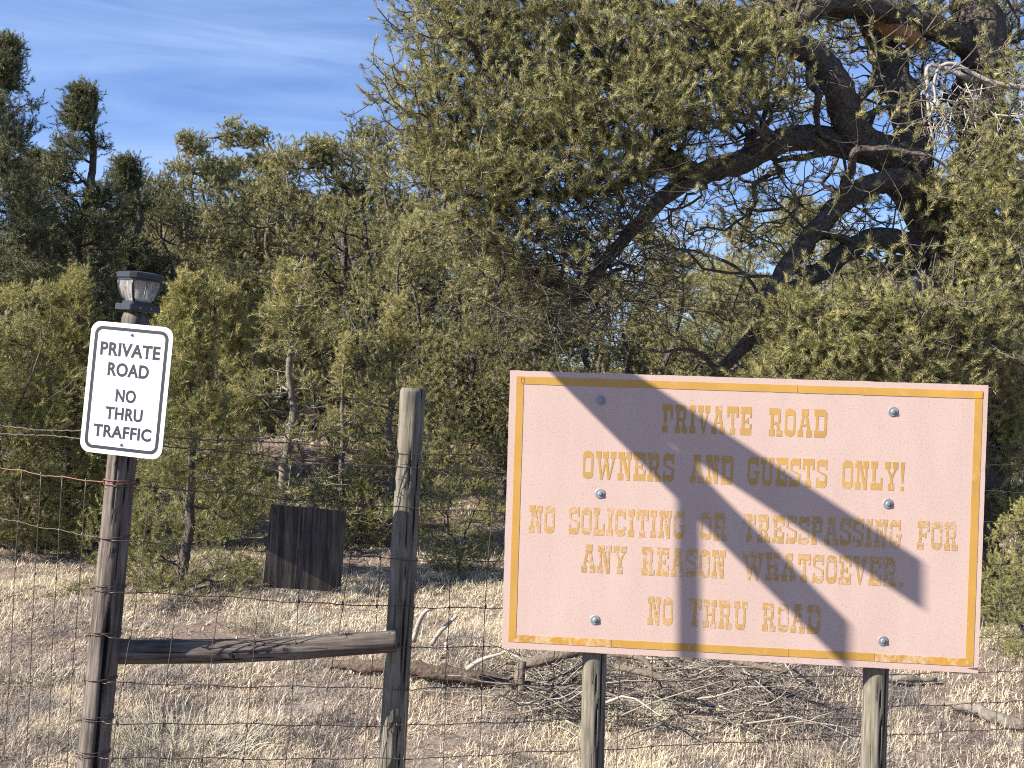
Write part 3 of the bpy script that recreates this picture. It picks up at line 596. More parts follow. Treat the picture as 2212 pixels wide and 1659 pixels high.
def post_mesh(name, material, r0, r1, Lg, seed, cracks=(), parent=None, flat_top=True, knots=()):
    g = np.random.default_rng(seed); k, m = 72, 110
    th = np.arange(k) * 2 * math.pi / k; s = np.linspace(0, 1, m)
    ph = g.uniform(0, 6.28, 8); TH, S = np.meshgrid(th, s)
    rad = r0 + (r1 - r0) * S
    rad = rad * (1 + .02 * np.sin(2 * TH + ph[0] + S) + .012 * np.sin(5 * TH + ph[1] + 2 * S) + .01 * np.sin(9 * S * Lg + ph[2]) + .006 * np.sin(17 * TH + 3 * np.sin(4 * S)))
    dark = np.zeros_like(rad)
    for (ang, w, d, s0, s1) in cracks:
        c = ang + .10 * np.sin(3.1 * S * Lg + ang * 5) + .05 * np.sin(9 * S * Lg + ang); dd = np.abs((TH - c + math.pi) % (2 * math.pi) - math.pi)
        env = np.clip(np.minimum((S - s0) / .06, (s1 - S) / .06), 0, 1) * (.75 + .25 * np.sin(20 * S + ang))
        q = np.clip(1 - dd / (w * np.maximum(env, .02)), 0, 1) * (env > 0); rad -= d * q * env; dark = np.maximum(dark, np.clip(q * 1.7, 0, .93))
    for (ang, s0, w) in knots:
        dd = np.sqrt((((TH - ang + math.pi) % (2 * math.pi) - math.pi) * r0) ** 2 + ((S - s0) * Lg) ** 2); dark = np.maximum(dark, np.clip((w - dd) / w * 2, 0, .9)); rad = rad + .004 * np.exp(-(dd / w - 1.2) ** 2 * 4)
    V = np.stack([rad * np.cos(TH), rad * np.sin(TH), S * Lg], -1)
    bev = np.clip((S - (1 - .012 / Lg)) / (.012 / Lg), 0, 1); V[..., :2] *= (1 - .12 * bev ** 2)[..., None]
    i = np.arange(m - 1)[:, None] * k; j = np.arange(k)[None]; j2 = (j + 1) % k
    b = MB(); b.add(V.reshape(-1, 3), np.stack([i + j, i + j2, i + k + j2, i + k + j], -1).reshape(-1, 4), dark[:-1].ravel())
    b.f.append(np.array([np.arange(k)]) + (m - 1) * k); b.att.append(np.array([.15])); b.mi.append(np.array([0]))
    return b.build(name, material, parent, smooth=True)
def post(name, pb, pt, r0, r1, material, label, seed, cracks=(), knots=(), cat='fence post', group=None):
    pb, pt = np.array(pb), np.array(pt); d = pt - pb
    o = post_mesh(name, material, r0, r1, float(np.linalg.norm(d)), seed, cracks, knots=knots)
    frame_obj(o, pb, d, (1, 0, 0)); return tag(o, label, cat, group)
def extend(p, q, z):
    """point on the line p-q at height z"""
    return p + (q - p) * ((z - p[2]) / (q[2] - p[2]))
# angle -90 deg faces the camera (local -y); left of that is -180
a0, a1 = at(200, 1659, 3.92), at(293, 690, 3.92); lp_b = extend(a0, a1, -.25); lp_t = a1 + (a1 - a0) / np.linalg.norm(a1 - a0) * .02
LPOST = post('fence_post', lp_b, lp_t, .054, .047, M_POST, 'leaning split wooden corner post that carries the lamp and the white sign', 3,
             [(R(-68), .26, .035, .02, .52), (R(-60), .14, .02, .0, .36), (R(-88), .06, .012, .55, 1.0), (R(-120), .06, .008, .2, .7), (R(-140), .05, .008, .0, .9), (R(-50), .05, .01, .5, .95)],
             [(R(-95), .74, .008), (R(-70), .60, .012), (R(-100), .53, .008), (R(-85), .66, .006)], group='wooden fence posts')
b0, b1 = at(846, 1659, 4.25), at(892, 838, 4.25); fp_b = extend(b0, b1, -.25)
FPOST = post('fence_post', fp_b, b1, .053, .049, M_POST_G, 'round flat topped wooden post at the right end of the rail', 5,
             [(R(-75), .05, .012, .1, 1.01), (R(-45), .07, .016, .3, 1.01), (R(-110), .04, .007, .0, .6), (R(-60), .04, .01, 0, .5)], [(R(-92), .985 - .2, .012), (R(-92), .47, .012), (R(-100), .30, .012)], group='wooden fence posts')
# rail
q0, q1, q2, q3 = at(232, 1408, 3.97), at(450, 1408, 4.03), at(650, 1400, 4.09), at(857, 1385, 4.165)
def rail():
    ax = q3 - q0; Lg = np.linalg.norm(ax); o = post_mesh('brace_rail', M_POST, .046, .041, float(Lg), 9, [(R(-95), .07, .01, .0, .75), (R(-60), .05, .008, .2, 1.0), (R(-125), .05, .008, .3, .9)], knots=[(R(-80), .42, .01), (R(-100), .6, .01)])
    m = frame_obj(o, q0, ax, (0, 0, -1)); me = o.data; inv = m.inverted()
    mid = [inv @ Vector(p) for p in (q1, q2)]
    for v in me.vertices:
        s = v.co.z / Lg; v.co.x += mid[0].x * 1.0 * max(0, 1 - abs(s - .36) / .36) + mid[1].x * max(0, 1 - abs(s - .67) / .33)
    tag(o, 'thick weathered wooden rail bracing the two fence posts', 'fence rail')
rail()

# the wire fence
def wavy(u0, u1, zf, n, amp, seed, off=0.006, kink=.146):
    g = np.random.default_rng(seed); us = np.linspace(u0, u1, n); ph = g.uniform(0, 6.28)
    return np.array([fpos(u, zf(u) + amp * (math.sin(u * 2 * math.pi / kink * .5 + ph) * .6 + .5 * math.sin(u * 9.1 + ph)) + g.normal(0, amp * .25)) + NRM * off for u in us])
FEN = empty('wire_fence', (PL[0], PL[1], 0), 'rusty woven wire fence running behind the pink sign and past both wooden posts', 'wire fence'); FO = np.array([PL[0], PL[1], 0])
UMAX, UMIN = 4.7, -1.7
for k in range(7):
    b = MB(); b.tube(wavy(0, UMAX, lambda u: wire_z(k, u), 240, .0045, 40 + k) - FO, .0020, 5); o = b.build('line_wire', M_WIRE, FEN, smooth=True)
    b = MB(); b.tube(wavy(0, UMIN, lambda u: wire_z(k, u), 70, .004, 60 + k) - FO, .0016, 5); o2 = b.build('line_wire', M_RUST if k == 0 else M_WIRE_G, FEN, smooth=True)
    if k == 0: o2['label'] = 'reddish rusty top wire left of the lamp post'
def stay(u, lean, seed, kmax=0, m=None):
    g = np.random.default_rng(seed); q = []; zt, zb = wire_z(kmax, u), wire_z(6, u) - .14
    for s in np.linspace(0, 1, 22):
        z = zt + (zb - zt) * s; uu = u + lean * (z - wire_z(3, u)) + .004 * math.sin(7 * s + seed) + g.normal(0, .0012); q.append(fpos(uu, z) + NRM * (.0085 + .001 * math.sin(20 * s)))
    b = MB(); b.tube(np.array(q) - FO, .0016, 5)
    for k in range(kmax, 7):                               # the crimped knots
        z = wire_z(k, u); p = fpos(u + lean * (z - wire_z(3, u)), z) + NRM * .007; b.tube(np.array([p - [0, 0, .008], p, p + [0, 0, .008]]) - FO, [.002, .0038, .002], 6)
    b.build('stay_wire', m or M_WIRE, FEN, smooth=True)
us = np.arange(.07, UMAX, .1455)
for i, u in enumerate(us):
    lean = .095 - .05 * u if u < 1.06 else max(0.0, .035 - .03 * (u - 1.06))
    stay(u, lean + rng.normal(0, .012) + (.10 if i == 5 else 0), 100 + i, 0 if i not in (2, 3, 4) else 1)
for i, u in enumerate(np.arange(-.06, UMIN, -.1455)): stay(u, .05 + rng.normal(0, .01), 200 + i, 0, M_WIRE_G)
def barb(u0, u1, pts, seed, m, lab):
    g = np.random.default_rng(seed); b = MB(); zf = lambda u: float(np.interp(u, [p[0] for p in pts], [p[1] for p in pts]))
    w = wavy(u0, u1, zf, int(abs(u1 - u0) * 60), .004, seed, .006, .4); b.tube(w - FO, .0017, 5)
    tw = w + np.stack([0 * w[:, 0], 0 * w[:, 0], .0022 * np.sin(np.arange(len(w)) * 1.3)], -1); b.tube(tw - FO, .0014, 5)
    for u in np.arange(u0 + .06, u1, .125):
        p = fpos(u, zf(u)) + NRM * .006
        for q in range(3): d = g.normal(0, .009, 3); b.tube(np.array([p - d, p, p + d]) - FO, [.0006, .0013, .0006], 4)
    o = b.build('barbed_wire', m, FEN, smooth=True); o['label'] = lab
zp = lambda x, y, z: at(x, y, z)[2]
barb(UMIN, UMAX, [(UMIN, zp(0, 900, 4.9)), (-.78, zp(0, 921, 4.34)), (0, zp(250, 936, 3.87)), (.5, zp(560, 955, 4.0)), (1.06, zp(880, 980, 4.19)), (UMAX, zp(2212, 1010, 5.1))], 301, M_WIRE, 'uppermost barbed strand')
barb(UMIN, UMAX, [(UMIN, zp(0, 915, 4.9)), (-.78, zp(0, 934, 4.34)), (0, zp(250, 955, 3.87)), (.5, zp(560, 985, 4.0)), (1.06, zp(880, 1012, 4.19)), (UMAX, zp(2212, 1075, 5.1))], 302, M_WIRE, 'second barbed strand')
def wraps(axis0, axis1, r, heights, seed, name, m, lab):
    """wire loops wound round a post"""
    g = np.random.default_rng(seed)
    for z in heights:
        b = MB(); c = extend(axis0, axis1, z); th = np.linspace(0, 4 * math.pi, 56)
        b.tube(np.stack([c[0] + (r + .002) * np.cos(th), c[1] + (r + .002) * np.sin(th), c[2] + .006 * np.sin(th * .5 + g.uniform(0, 6)) + .0008 * th], -1) - FO, .0017, 5)
        for t in range(4):
            p = c + np.array([-r * .9 + g.normal(0, .003), -r * .5, g.normal(0, .003)]); d = g.normal(0, .01, 3); b.tube(np.array([p - d, p + g.normal(0, .003, 3), p + d]) - FO, .0016, 4)
        b.build(name, m, FEN, smooth=True)['label'] = lab
wraps(lp_b, lp_t, .053, [wire_z(k, 0) for k in range(1, 7)], 5, 'tie_wire', M_WIRE, 'grey tie wire wound round the leaning corner post')
wraps(lp_b, lp_t, .052, [wire_z(0, 0)], 6, 'tie_wire', M_RUST, 'reddish tie wire under the white sign')
def staples():
    b = MB()
    for k in range(7):
        c = extend(fp_b, b1, wire_z(k, 1.06)) + np.array([.018, -.050, 0]); b.tube(np.array([c + [-.004, .01, .01], c + [-.003, -.004, .004], c + [.003, -.004, -.004], c + [.004, .01, -.01]]) - FO, .002, 5)
    b.build('staple', M_WIRE_G, FEN, smooth=True)['kind'] = 'stuff'
staples()

# ------------------------------------------------------------------ hanging board
def plane_frame(P_tl, P_tr, P_bl):
    x = P_tr - P_tl; z = P_tl - P_bl; y = np.cross(z, x); x, y = x / np.linalg.norm(x), y / np.linalg.norm(y); z = np.cross(x, y); return x, y, z
def hit(x, y, p0, n):
    d = fwd + rt * ((x - CX) / F_PX) - up * ((y - CY) / F_PX); return CAM + d * (np.dot(p0 - CAM, n) / np.dot(d, n))
def hanging_board():
    p0 = fpos(.7, 1.0) + NRM * .03; C = [hit(x, y, p0, NRM) for x, y in ((587, 1090), (749, 1105), (736, 1279), (567, 1268))]
    root = empty('hanging_board', C[3], 'square dark weathered board wired onto the fence between the two posts', 'board')
    b = MB(); mid = lambda a, c, f: a + (c - a) * f
    tl, tr, br, bl = C; x = (tr - tl) / np.linalg.norm(tr - tl); n = -NRM
    def plank(f0, f1, dy, nm):
        v = [mid(bl, br, f0), mid(bl, br, f1), mid(tl, tr, f1), mid(tl, tr, f0)]; v = [q + n * dy for q in v]; w = [q + n * .02 for q in v]
        b = MB(); b.add(np.array(v + w) - C[3], [[0, 1, 2, 3], [7, 6, 5, 4], [0, 4, 5, 1], [1, 5, 6, 2], [2, 6, 7, 3], [3, 7, 4, 0]]); o = b.build(nm, M_BOARD, root); return o
    plank(0, .405, 0, 'plank'); plank(.412, 1, .002, 'plank')
    g = np.random.default_rng(4)
    for q in C:
        b = MB()
        for t in range(5):
            p = q + (np.mean(C, 0) - q) * .09 - n * .004; d = g.normal(0, .02, 3); b.tube(np.array([p - d * .5, p + g.normal(0, .004, 3) - n * .003, p + d]) - C[3], .0015, 4)
        b.build('tie_wire', M_WIRE, root, smooth=True)
    b = MB(); c = hit(905 / 1.3563, 1577 / 1.3563, p0, NRM) - n * .001 - C[3]
    xx = x; zz = np.array([0, 0, 1.0]); b.add([c - xx * .003 - zz * .02, c + xx * .003 - zz * .02, c + xx * .004 + zz * .02, c - xx * .004 + zz * .02], [[0, 1, 2, 3]]); b.build('slot', M_INK, root)
hanging_board()

# ------------------------------------------------------------------ big pink sign
def cam2w(v): return rt * v[0] - up * v[1] + fwd * v[2]
SA, SB, ST = cam2w(np.array([1.5173, .04867, -.13429])), cam2w(np.array([-.02294, .91710, .00819])), cam2w(np.array([-.0061, -.04499, 3.61781])) + CAM
sx = SA / np.linalg.norm(SA); sz = -SB + sx * np.dot(SB, sx); sz /= np.linalg.norm(sz); sy = np.cross(sz, sx)      # sy points away from the viewer
SWd, SHt, STH = 1.524, .917, .019
SO = ST - sz * SHt
def s_loc(x, y):
    p = hit(x, y, ST, sy) - SO; return float(np.dot(p, sx)), float(np.dot(p, sz))
IDN = lambda p: p
SIGN = bpy.data.objects.new('sign_board', None); COL.objects.link(SIGN)
SIGN.matrix_world = Matrix((sx, sy, sz)).transposed().to_4x4(); SIGN.matrix_world.translation = Vector(SO)
mm_ = SIGN.matrix_world.copy(); mm_.translation = Vector(SO); SIGN.matrix_world = mm_
tag(SIGN, 'large faded pink board sign with gold western lettering on two wooden posts', 'sign')
def pink_panel():
    g = np.random.default_rng(2); pts = []
    def edge(a, c, n):
        for i in range(n):
            f = i / n; j = g.normal(0, .0004, 2); pts.append((a[0] + (c[0] - a[0]) * f + j[0], a[1] + (c[1] - a[1]) * f + j[1]))
    edge((0, 0), (SWd, 0), 60); edge((SWd, 0), (SWd, SHt), 40); edge((SWd, SHt), (0, SHt), 60); edge((0, SHt), (0, 0), 40)
    b = MB(); b.prism(pts, IDN, 0, STH); b.build('panel', M_PINK, SIGN)
pink_panel()
def tape():
    ix, w = .022, .0245
    def strip(x0, z0, x1, z1, d, m=M_TAPE, lab=None, n=30):
        g = np.random.default_rng(int(abs(x0 * 997 + z0 * 131) * 10) + 1); hor = abs(x1 - x0) > abs(z1 - z0); p1, p2 = [], []
        for i in range(n + 1):
            f = i / n; j = g.normal(0, .0003); j2 = g.normal(0, .0003)
            if hor: p1.append((x0 + (x1 - x0) * f, z0 + j)); p2.append((x0 + (x1 - x0) * f, z1 + j2))
            else: p1.append((x0 + j, z0 + (z1 - z0) * f)); p2.append((x1 + j2, z0 + (z1 - z0) * f))
        b = MB(); b.prism(p1 + p2[::-1], IDN, -d, .0002); o = b.build('border_strip', m, SIGN)
        if lab: o['label'] = lab
    strip(ix, ix, ix + w, SHt - .018, .0010)
    strip(SWd - .016 - w, .02, SWd - .016, SHt - .02, .0010)
    t = SHt - .019
    strip(.024, t - w, .93, t, .0014); strip(.932, t - w, SWd - .018, t, .0016)
    strip(.04, .022, .36, .022 + w, .0014, M_TAPE_W, 'faded worn strip of bottom border'); strip(.362, .022, .93, .022 + w, .0016); strip(.932, .022, 1.20, .022 + w, .0014); strip(1.202, .021, SWd - .03, .021 + w, .0015, M_TAPE_W, 'faded worn strip of bottom border')
    b = MB(); x0 = SWd - .016 - w; z0 = t - w; b.prism([(x0 + .002, z0 + .002), (x0 + w - .002, z0 + .001), (x0 + w - .001, z0 + w - .003), (x0 + .001, z0 + w - .002)], IDN, -.0024, -.0002); b.build('corner_patch', M_ORANGE, SIGN)
    b = MB(); o = [(.037, t - w + .003), (.048, t - w + .003), (.048, t - .004), (.037, t - .004)]; i = [(.0382, t - w + .0045), (.0468, t - w + .0045), (.0468, t - .0055), (.0382, t - .0055)]; b.ringprism(o, i, IDN, -.0022, -.0003); b.build('corner_mark', simple('brown_outline', (.35, .16, .04), .6), SIGN)
    b = MB(); b.add([(SWd - .045, -.0045, .020), (SWd - .020, -.009, .022), (SWd - .020, -.014, .040)], [[0, 1, 2]]); b.build('peeled_corner', M_TAPE_W, SIGN)
tape()

def arc_ring(w, t, tb, n=8):
    """outer and inner outline of a tall western O"""
    rx = min(.5 * w, .17); o, i = [], []; iw = w - 2 * t; irx = min(.5 * iw, .055)
    for (cx, cz, a) in ((w - rx, 1 - rx, 0), (rx, 1 - rx, 90), (rx, rx, 180), (w - rx, rx, 270)):
        for k in range(n): q = R(a + 90 * k / (n - 1)); o.append((cx + rx * math.cos(q), cz + rx * math.sin(q)))
    for (cx, cz, a) in ((w - t - irx, 1 - tb - irx, 0), (t + irx, 1 - tb - irx, 90), (t + irx, tb + irx, 180), (w - t - irx, tb + irx, 270)):
        for k in range(n): q = R(a + 90 * k / (n - 1)); i.append((cx + irx * math.cos(q), cz + irx * math.sin(q)))
    return o, i
def glyph(c):
    s, t = .245, .115
    def rc(x0, z0, x1, z1): return ('p', [(x0, z0), (x1, z0), (x1, z1), (x0, z1)])
    def pl(*p): return ('p', list(p))
    if c == 'I': return .22, [rc(0, 0, .22, s), rc(0, 1 - s, .22, 1), rc(.055, s, .165, 1 - s)]
    if c == 'O': return .36, [('r', *arc_ring(.36, .075, .25))]
    if c == 'A': return .48, [rc(0, 0, .19, s), rc(.29, 0, .48, s), rc(.12, 1 - s, .36, 1), pl((.055, s), (.135, s), (.23, 1 - s), (.15, 1 - s)), pl((.325, s), (.425, s), (.33, 1 - s), (.23, 1 - s)), rc(.12, .38, .35, .46)]
    if c == 'N': return .46, [rc(0, 0, .19, s), rc(0, 1 - s, .16, 1), rc(.27, 1 - s, .46, 1), rc(.06, s, .135, 1 - s), rc(.335, 0, .41, 1 - s), pl((.10, 1), (.20, 1), (.40, 0), (.30, 0))]
    if c == 'V': return .45, [rc(0, 1 - s, .20, 1), rc(.26, 1 - s, .45, 1), pl((.06, 1 - s), (.16, 1 - s), (.255, 0), (.195, 0)), pl((.325, 1 - s), (.39, 1 - s), (.255, 0), (.21, 0))]
    if c == 'W': return .70, [rc(0, 1 - s, .20, 1), rc(.25, 1 - s, .45, 1), rc(.51, 1 - s, .70, 1), pl((.06, 1 - s), (.15, 1 - s), (.25, 0), (.18, 0)), pl((.32, 1 - s), (.39, 1 - s), (.25, 0), (.20, 0)), pl((.32, 1 - s), (.41, 1 - s), (.50, 0), (.43, 0)), pl((.58, 1 - s), (.65, 1 - s), (.50, 0), (.45, 0))]
    if c == 'Y': return .45, [rc(0, 1 - s, .19, 1), rc(.26, 1 - s, .45, 1), rc(.125, 0, .325, s), pl((.055, 1 - s), (.14, 1 - s), (.27, .45), (.18, .45)), pl((.32, 1 - s), (.39, 1 - s), (.27, .45), (.20, .45)), rc(.175, s, .275, .45)]
    if c == 'T': return .42, [rc(.11, 0, .31, s), rc(.16, s, .26, 1 - s * .9), rc(0, 1 - s * .9, .42, 1), rc(0, .62, .08, 1 - s * .9), rc(.34, .62, .42, 1 - s * .9)]
    if c == 'E': return .41, [rc(0, 0, .41, s), rc(0, 1 - s, .41, 1), rc(.05, s, .15, 1 - s), rc(.15, .455, .30, .545), rc(.25, .40, .30, .60), rc(.34, s, .41, .40), rc(.34, .62, .41, 1 - s)]
    if c == 'F': return .40, [rc(0, 0, .22, s), rc(0, 1 - s, .40, 1), rc(.05, s, .15, 1 - s), rc(.15, .455, .30, .545), rc(.25, .40, .30, .60), rc(.33, .62, .40, 1 - s)]
    if c == 'L': return .40, [rc(0, 0, .40, s), rc(0, 1 - s, .22, 1), rc(.05, s, .16, 1 - s), rc(.33, s, .40, .44)]
    if c == 'H': return .46, [rc(0, 0, .20, s), rc(.26, 0, .46, s), rc(0, 1 - s, .20, 1), rc(.26, 1 - s, .46, 1), rc(.055, s, .15, 1 - s), rc(.31, s, .405, 1 - s), rc(.15, .45, .31, .54)]
    if c == 'U': return .45, [rc(0, 1 - s, .19, 1), rc(.27, 1 - s, .45, 1), rc(.05, .2, .14, 1 - s), rc(.315, .2, .40, 1 - s), pl((.05, .2), (.07, .08), (.14, 0), (.31, 0), (.38, .08), (.40, .2), (.315, .2), (.14, .2))]
    if c in 'PR':
        g = [rc(0, 0, .20, s), rc(.05, s, .15, 1 - s), pl((0, 1 - s), (.31, 1 - s), (.385, 1 - s), (.385, .90), (.33, 1), (0, 1)), rc(.30, .52, .385, 1 - s), pl((.15, .42), (.33, .42), (.385, .52), (.15, .52))]
        if c == 'R': g += [pl((.24, .42), (.33, .42), (.37, s), (.28, s)), pl((.25, s), (.26, 0), (.45, 0), (.45, s * .8), (.38, s))]
        return (.40, g) if c == 'P' else (.46, g)
    if c == 'D': return .43, [rc(0, 0, .05, s), rc(0, 1 - s, .05, 1), rc(.05, 0, .14, 1), pl((.14, 0), (.34, 0), (.43, .12), (.43, s), (.14, s)), pl((.14, 1 - s), (.43, 1 - s), (.43, .88), (.34, 1), (.14, 1)), rc(.34, s, .43, 1 - s)]
    if c in 'CG':
        g = [pl((0, s), (.04, .08), (.12, 0), (.28, 0), (.36, .08), (.38, s)), pl((0, 1 - s), (.38, 1 - s), (.38, 1), (.31, 1), (.29, .95), (.24, 1), (.12, 1), (.04, .92)), rc(0, s, .085, 1 - s), rc(.31, .64, .38, 1 - s)]
        g += [rc(.30, s, .38, .36)] if c == 'C' else [rc(.30, s, .38, .46), rc(.22, .40, .42, .50)]
        return .40, g
    if c == 'S':
        return .37, [pl((.0, .01), (.06, .0), (.09, .04), (.14, 0), (.28, 0), (.37, .10), (.37, .24), (0, .24)), pl((0, .76), (.37, .76), (.37, 1), (.31, 1), (.29, .95), (.23, 1), (.10, 1), (0, .90)), rc(0, .24, .065, .36), rc(.305, .64, .37, .76), rc(0, .58, .08, .76), pl((0, .58), (.29, .42), (.37, .47), (.08, .60)), rc(.29, .24, .37, .47)]
    if c == '!': return .15, [rc(.02, 0, .13, .16), pl((.05, .26), (.10, .26), (.15, 1), (0, 1))]
    if c == '.': return .13, [rc(0, 0, .13, .17)]
    return .2, []
def word(text, x0, x1, ztl, zbl, m):
    """one word from picture x0 to x1 on the sign plane; ztl / zbl: functions of picture x giving cap and base rows"""
    L0, Z0 = s_loc(x0, zbl(x0)); L1, Z1 = s_loc(x1, zbl(x1)); _, ZT = s_loc(x0, ztl(x0)); H = ZT - Z0
    ws = [glyph(c)[0] for c in text]; gap = .075; tot = sum(ws) + gap * (len(text) - 1); sx_ = (L1 - L0) / (tot * H)
    b = MB(); x = 0; lay = 0
    for c, w in zip(text, ws):
        for j, it in enumerate(glyph(c)[1]):
            f = lambda p: (L0 + (x + p[0]) * sx_ * H, Z0 + (Z1 - Z0) * ((x + p[0]) / tot) + p[1] * H)
            d = -.0005 - .00005 * j
            if it[0] == 'p': b.prism([f(p) for p in it[1]], IDN, d, .0001)
            else: b.ringprism([f(p) for p in it[1]], [f(p) for p in it[2]], IDN, d, .0001)
        x += w + gap
    b.build('lettering', m, SIGN)
def lin(x0, y0, x1, y1): return lambda x: y0 + (y1 - y0) * (x - x0) / (x1 - x0)
for words, top, bot, m in (
    ([('PRIVATE', 1430, 1622), ('ROAD', 1660, 1785)], lin(1430, 873, 1785, 885), lin(1430, 934, 1785, 946), M_LET),
    ([('OWNERS', 1258, 1455), ('AND', 1490, 1583), ('GUESTS', 1614, 1785), ('ONLY!', 1818, 1953)], lin(1258, 973, 1953, 999), lin(1258, 1034, 1953, 1061), M_LET),
    ([('NO', 1142, 1197), ('SOLICITING', 1228, 1478), ('OR', 1512, 1570), ('TRESSPASSING', 1605, 1945), ('FOR', 1980, 2068)], lin(1142, 1091, 2068, 1128), lin(1142, 1150, 2068, 1190), M_LET_W),
    ([('ANY', 1255, 1352), ('REASON', 1385, 1565), ('WHATSOEVER.', 1604, 1950)], lin(1255, 1175, 1950, 1206), lin(1255, 1236, 1950, 1268), M_LET_W),
    ([('NO', 1398, 1452), ('THRU', 1487, 1612), ('ROAD', 1645, 1770)], lin(1398, 1288, 1770, 1308), lin(1398, 1349, 1770, 1370), M_LET_W)):
    for t, x0, x1 in words: word(t, x0, x1, top, bot, m)
def disc(b, c, r, d0, d1, n=28, dome=0.0):
    th = np.arange(n) * 2 * math.pi / n; prof = [(r, d0), (r, d0 + (d1 - d0) * .6), (r * .86, d1)]
    if dome: prof += [(r * .6, d1 + dome * .7), (r * .25, d1 + dome)]
    V = []
    for (q, y) in prof: V += [(c[0] + q * math.cos(a), y, c[1] + q * math.sin(a)) for a in th]
    F = []
    for k in range(len(prof) - 1): F += [[k * n + i, k * n + (i + 1) % n, (k + 1) * n + (i + 1) % n, (k + 1) * n + i] for i in range(n)]
    b.add(V, F); b.f.append(np.array([list(range((len(prof) - 1) * n, len(prof) * n))]) + b.n - len(prof) * n); b.att.append(np.zeros(1)); b.mi.append(np.zeros(1, int))
for x, y in ((1298, 865), (1929, 889), (1296, 1066), (1918, 1088), (1285, 1339), (1907, 1384)):
    c = s_loc(x, y); b = MB(); disc(b, c, .0165, 0.0, -.0028); w = b.build('washer', M_ZINC, SIGN, smooth=False)
    b = MB(); disc(b, (c[0], c[1]), .0075, -.0028, -.0075, dome=-.0006); b.build('bolt_head', M_ZINC, w, smooth=True)
for (xt, yt, xb, yb, sd, lab) in ((1284, 1410, 1279, 1659, 15, 'left post with one deep dark crack'), (1902, 1450, 1896, 1659, 16, 'right post with brown stained left side')):
    l0 = s_loc(xt, yt); l1 = s_loc(xb, yb); sl = (l1[0] - l0[0]) / (l1[1] - l0[1]); zt = .86; zb = -1.35
    o = post_mesh('post', M_POST_G, .0415, .0395, zt - zb, sd, [(R(-78), .05, .014, .0, 1.0), (R(-100), .03, .006, .0, .9), (R(-50), .045, .012, .1, 1.0), (R(-118), .03, .006, .0, 1.0), (R(-65), .025, .005, .0, .9)], parent=SIGN)
    o.location = (l0[0] + sl * (zb - l0[1]), STH + .041, zb); o.rotation_euler = (0, math.atan(sl), 0); o['label'] = lab

# ------------------------------------------------------------------ white road sign on the corner post
def white_sign():
    c2 = at(273, 842, 3.80); tilt = R(-5.9 + 1.6) * -1
    ax = (at(285, 705, 3.8) - at(258, 980, 3.8)); ax /= np.linalg.norm(ax)
    yaw = R(9); n = np.array([-math.sin(yaw), -math.cos(yaw), 0.0]); n = n - ax * np.dot(n, ax); n /= np.linalg.norm(n)   # towards the road
    x = np.cross(ax, n); x = x / np.linalg.norm(x); x = x if x[0] > 0 else -x; y = np.cross(ax, x)
    root = bpy.data.objects.new('road_sign', None); COL.objects.link(root); m = Matrix((x, y, ax)).transposed().to_4x4(); m.translation = Vector(c2); root.matrix_world = m
    tag(root, 'white rectangular metal sign with black lettering and border on the leaning post', 'sign')
    w, h = .305, .457
    def rr(w, h, r, n=9):
        o = []
        for (cx, cz, a) in ((w / 2 - r, h / 2 - r, 0), (-w / 2 + r, h / 2 - r, 90), (-w / 2 + r, -h / 2 + r, 180), (w / 2 - r, -h / 2 + r, 270)):
            for k in range(n): q = R(a + 90 * k / (n - 1)); o.append((cx + r * math.cos(q), cz + r * math.sin(q)))
        return o
    b = MB(); b.prism(rr(w, h, .036), IDN, 0, .0025); b.build('plate', M_WHITE, root)
    b = MB(); b.ringprism(rr(w - .031, h - .031, .029), rr(w - .054, h - .054, .019), IDN, -.0006, .0001); b.build('border', M_INK, root)
    for text, v, wd, ch in (('PRIVATE', .203, .728, .104), ('ROAD', .354, .50, .104), ('NO', .549, .245, .098), ('THRU', .687, .45, .096), ('TRAFFIC', .826, .705, .096)):
        cu = bpy.data.curves.new('lettering', 'FONT'); cu.body = text; cu.align_x = 'CENTER'; cu.extrude = .02; cu.offset = .032; cu.space_character = 1.06
        to = bpy.data.objects.new('lettering', cu); COL.objects.link(to); dg = bpy.context.evaluated_depsgraph_get(); me = bpy.data.meshes.new_from_object(to.evaluated_get(dg)); bpy.data.objects.remove(to)
        V = np.empty(len(me.vertices) * 3, np.float32); me.vertices.foreach_get('co', V); V = V.reshape(-1, 3)
        x0, x1, z0, z1 = V[:, 0].min(), V[:, 0].max(), V[:, 1].min(), V[:, 1].max()
        Q = np.stack([((V[:, 0] - x0) / (x1 - x0) - .5) * wd * w, np.where(V[:, 2] > 0, -.0006, .0001), ((V[:, 1] - z0) / (z1 - z0) - .5) * ch * h + h * (.5 - v)], -1)
        me.vertices.foreach_set('co', Q.astype(np.float32).ravel()); me.update(); me.materials.clear(); me.materials.append(M_INK); me.name = 'lettering'
        o = bpy.data.objects.new('lettering', me); COL.objects.link(o); o.parent = root
    for v in (.082, .918):
        b = MB(); disc(b, (0, h * (.5 - v)), .0055, 0, -.003, 16, -.002); b.build('bolt_head', M_ZINC, root, smooth=True)
white_sign()

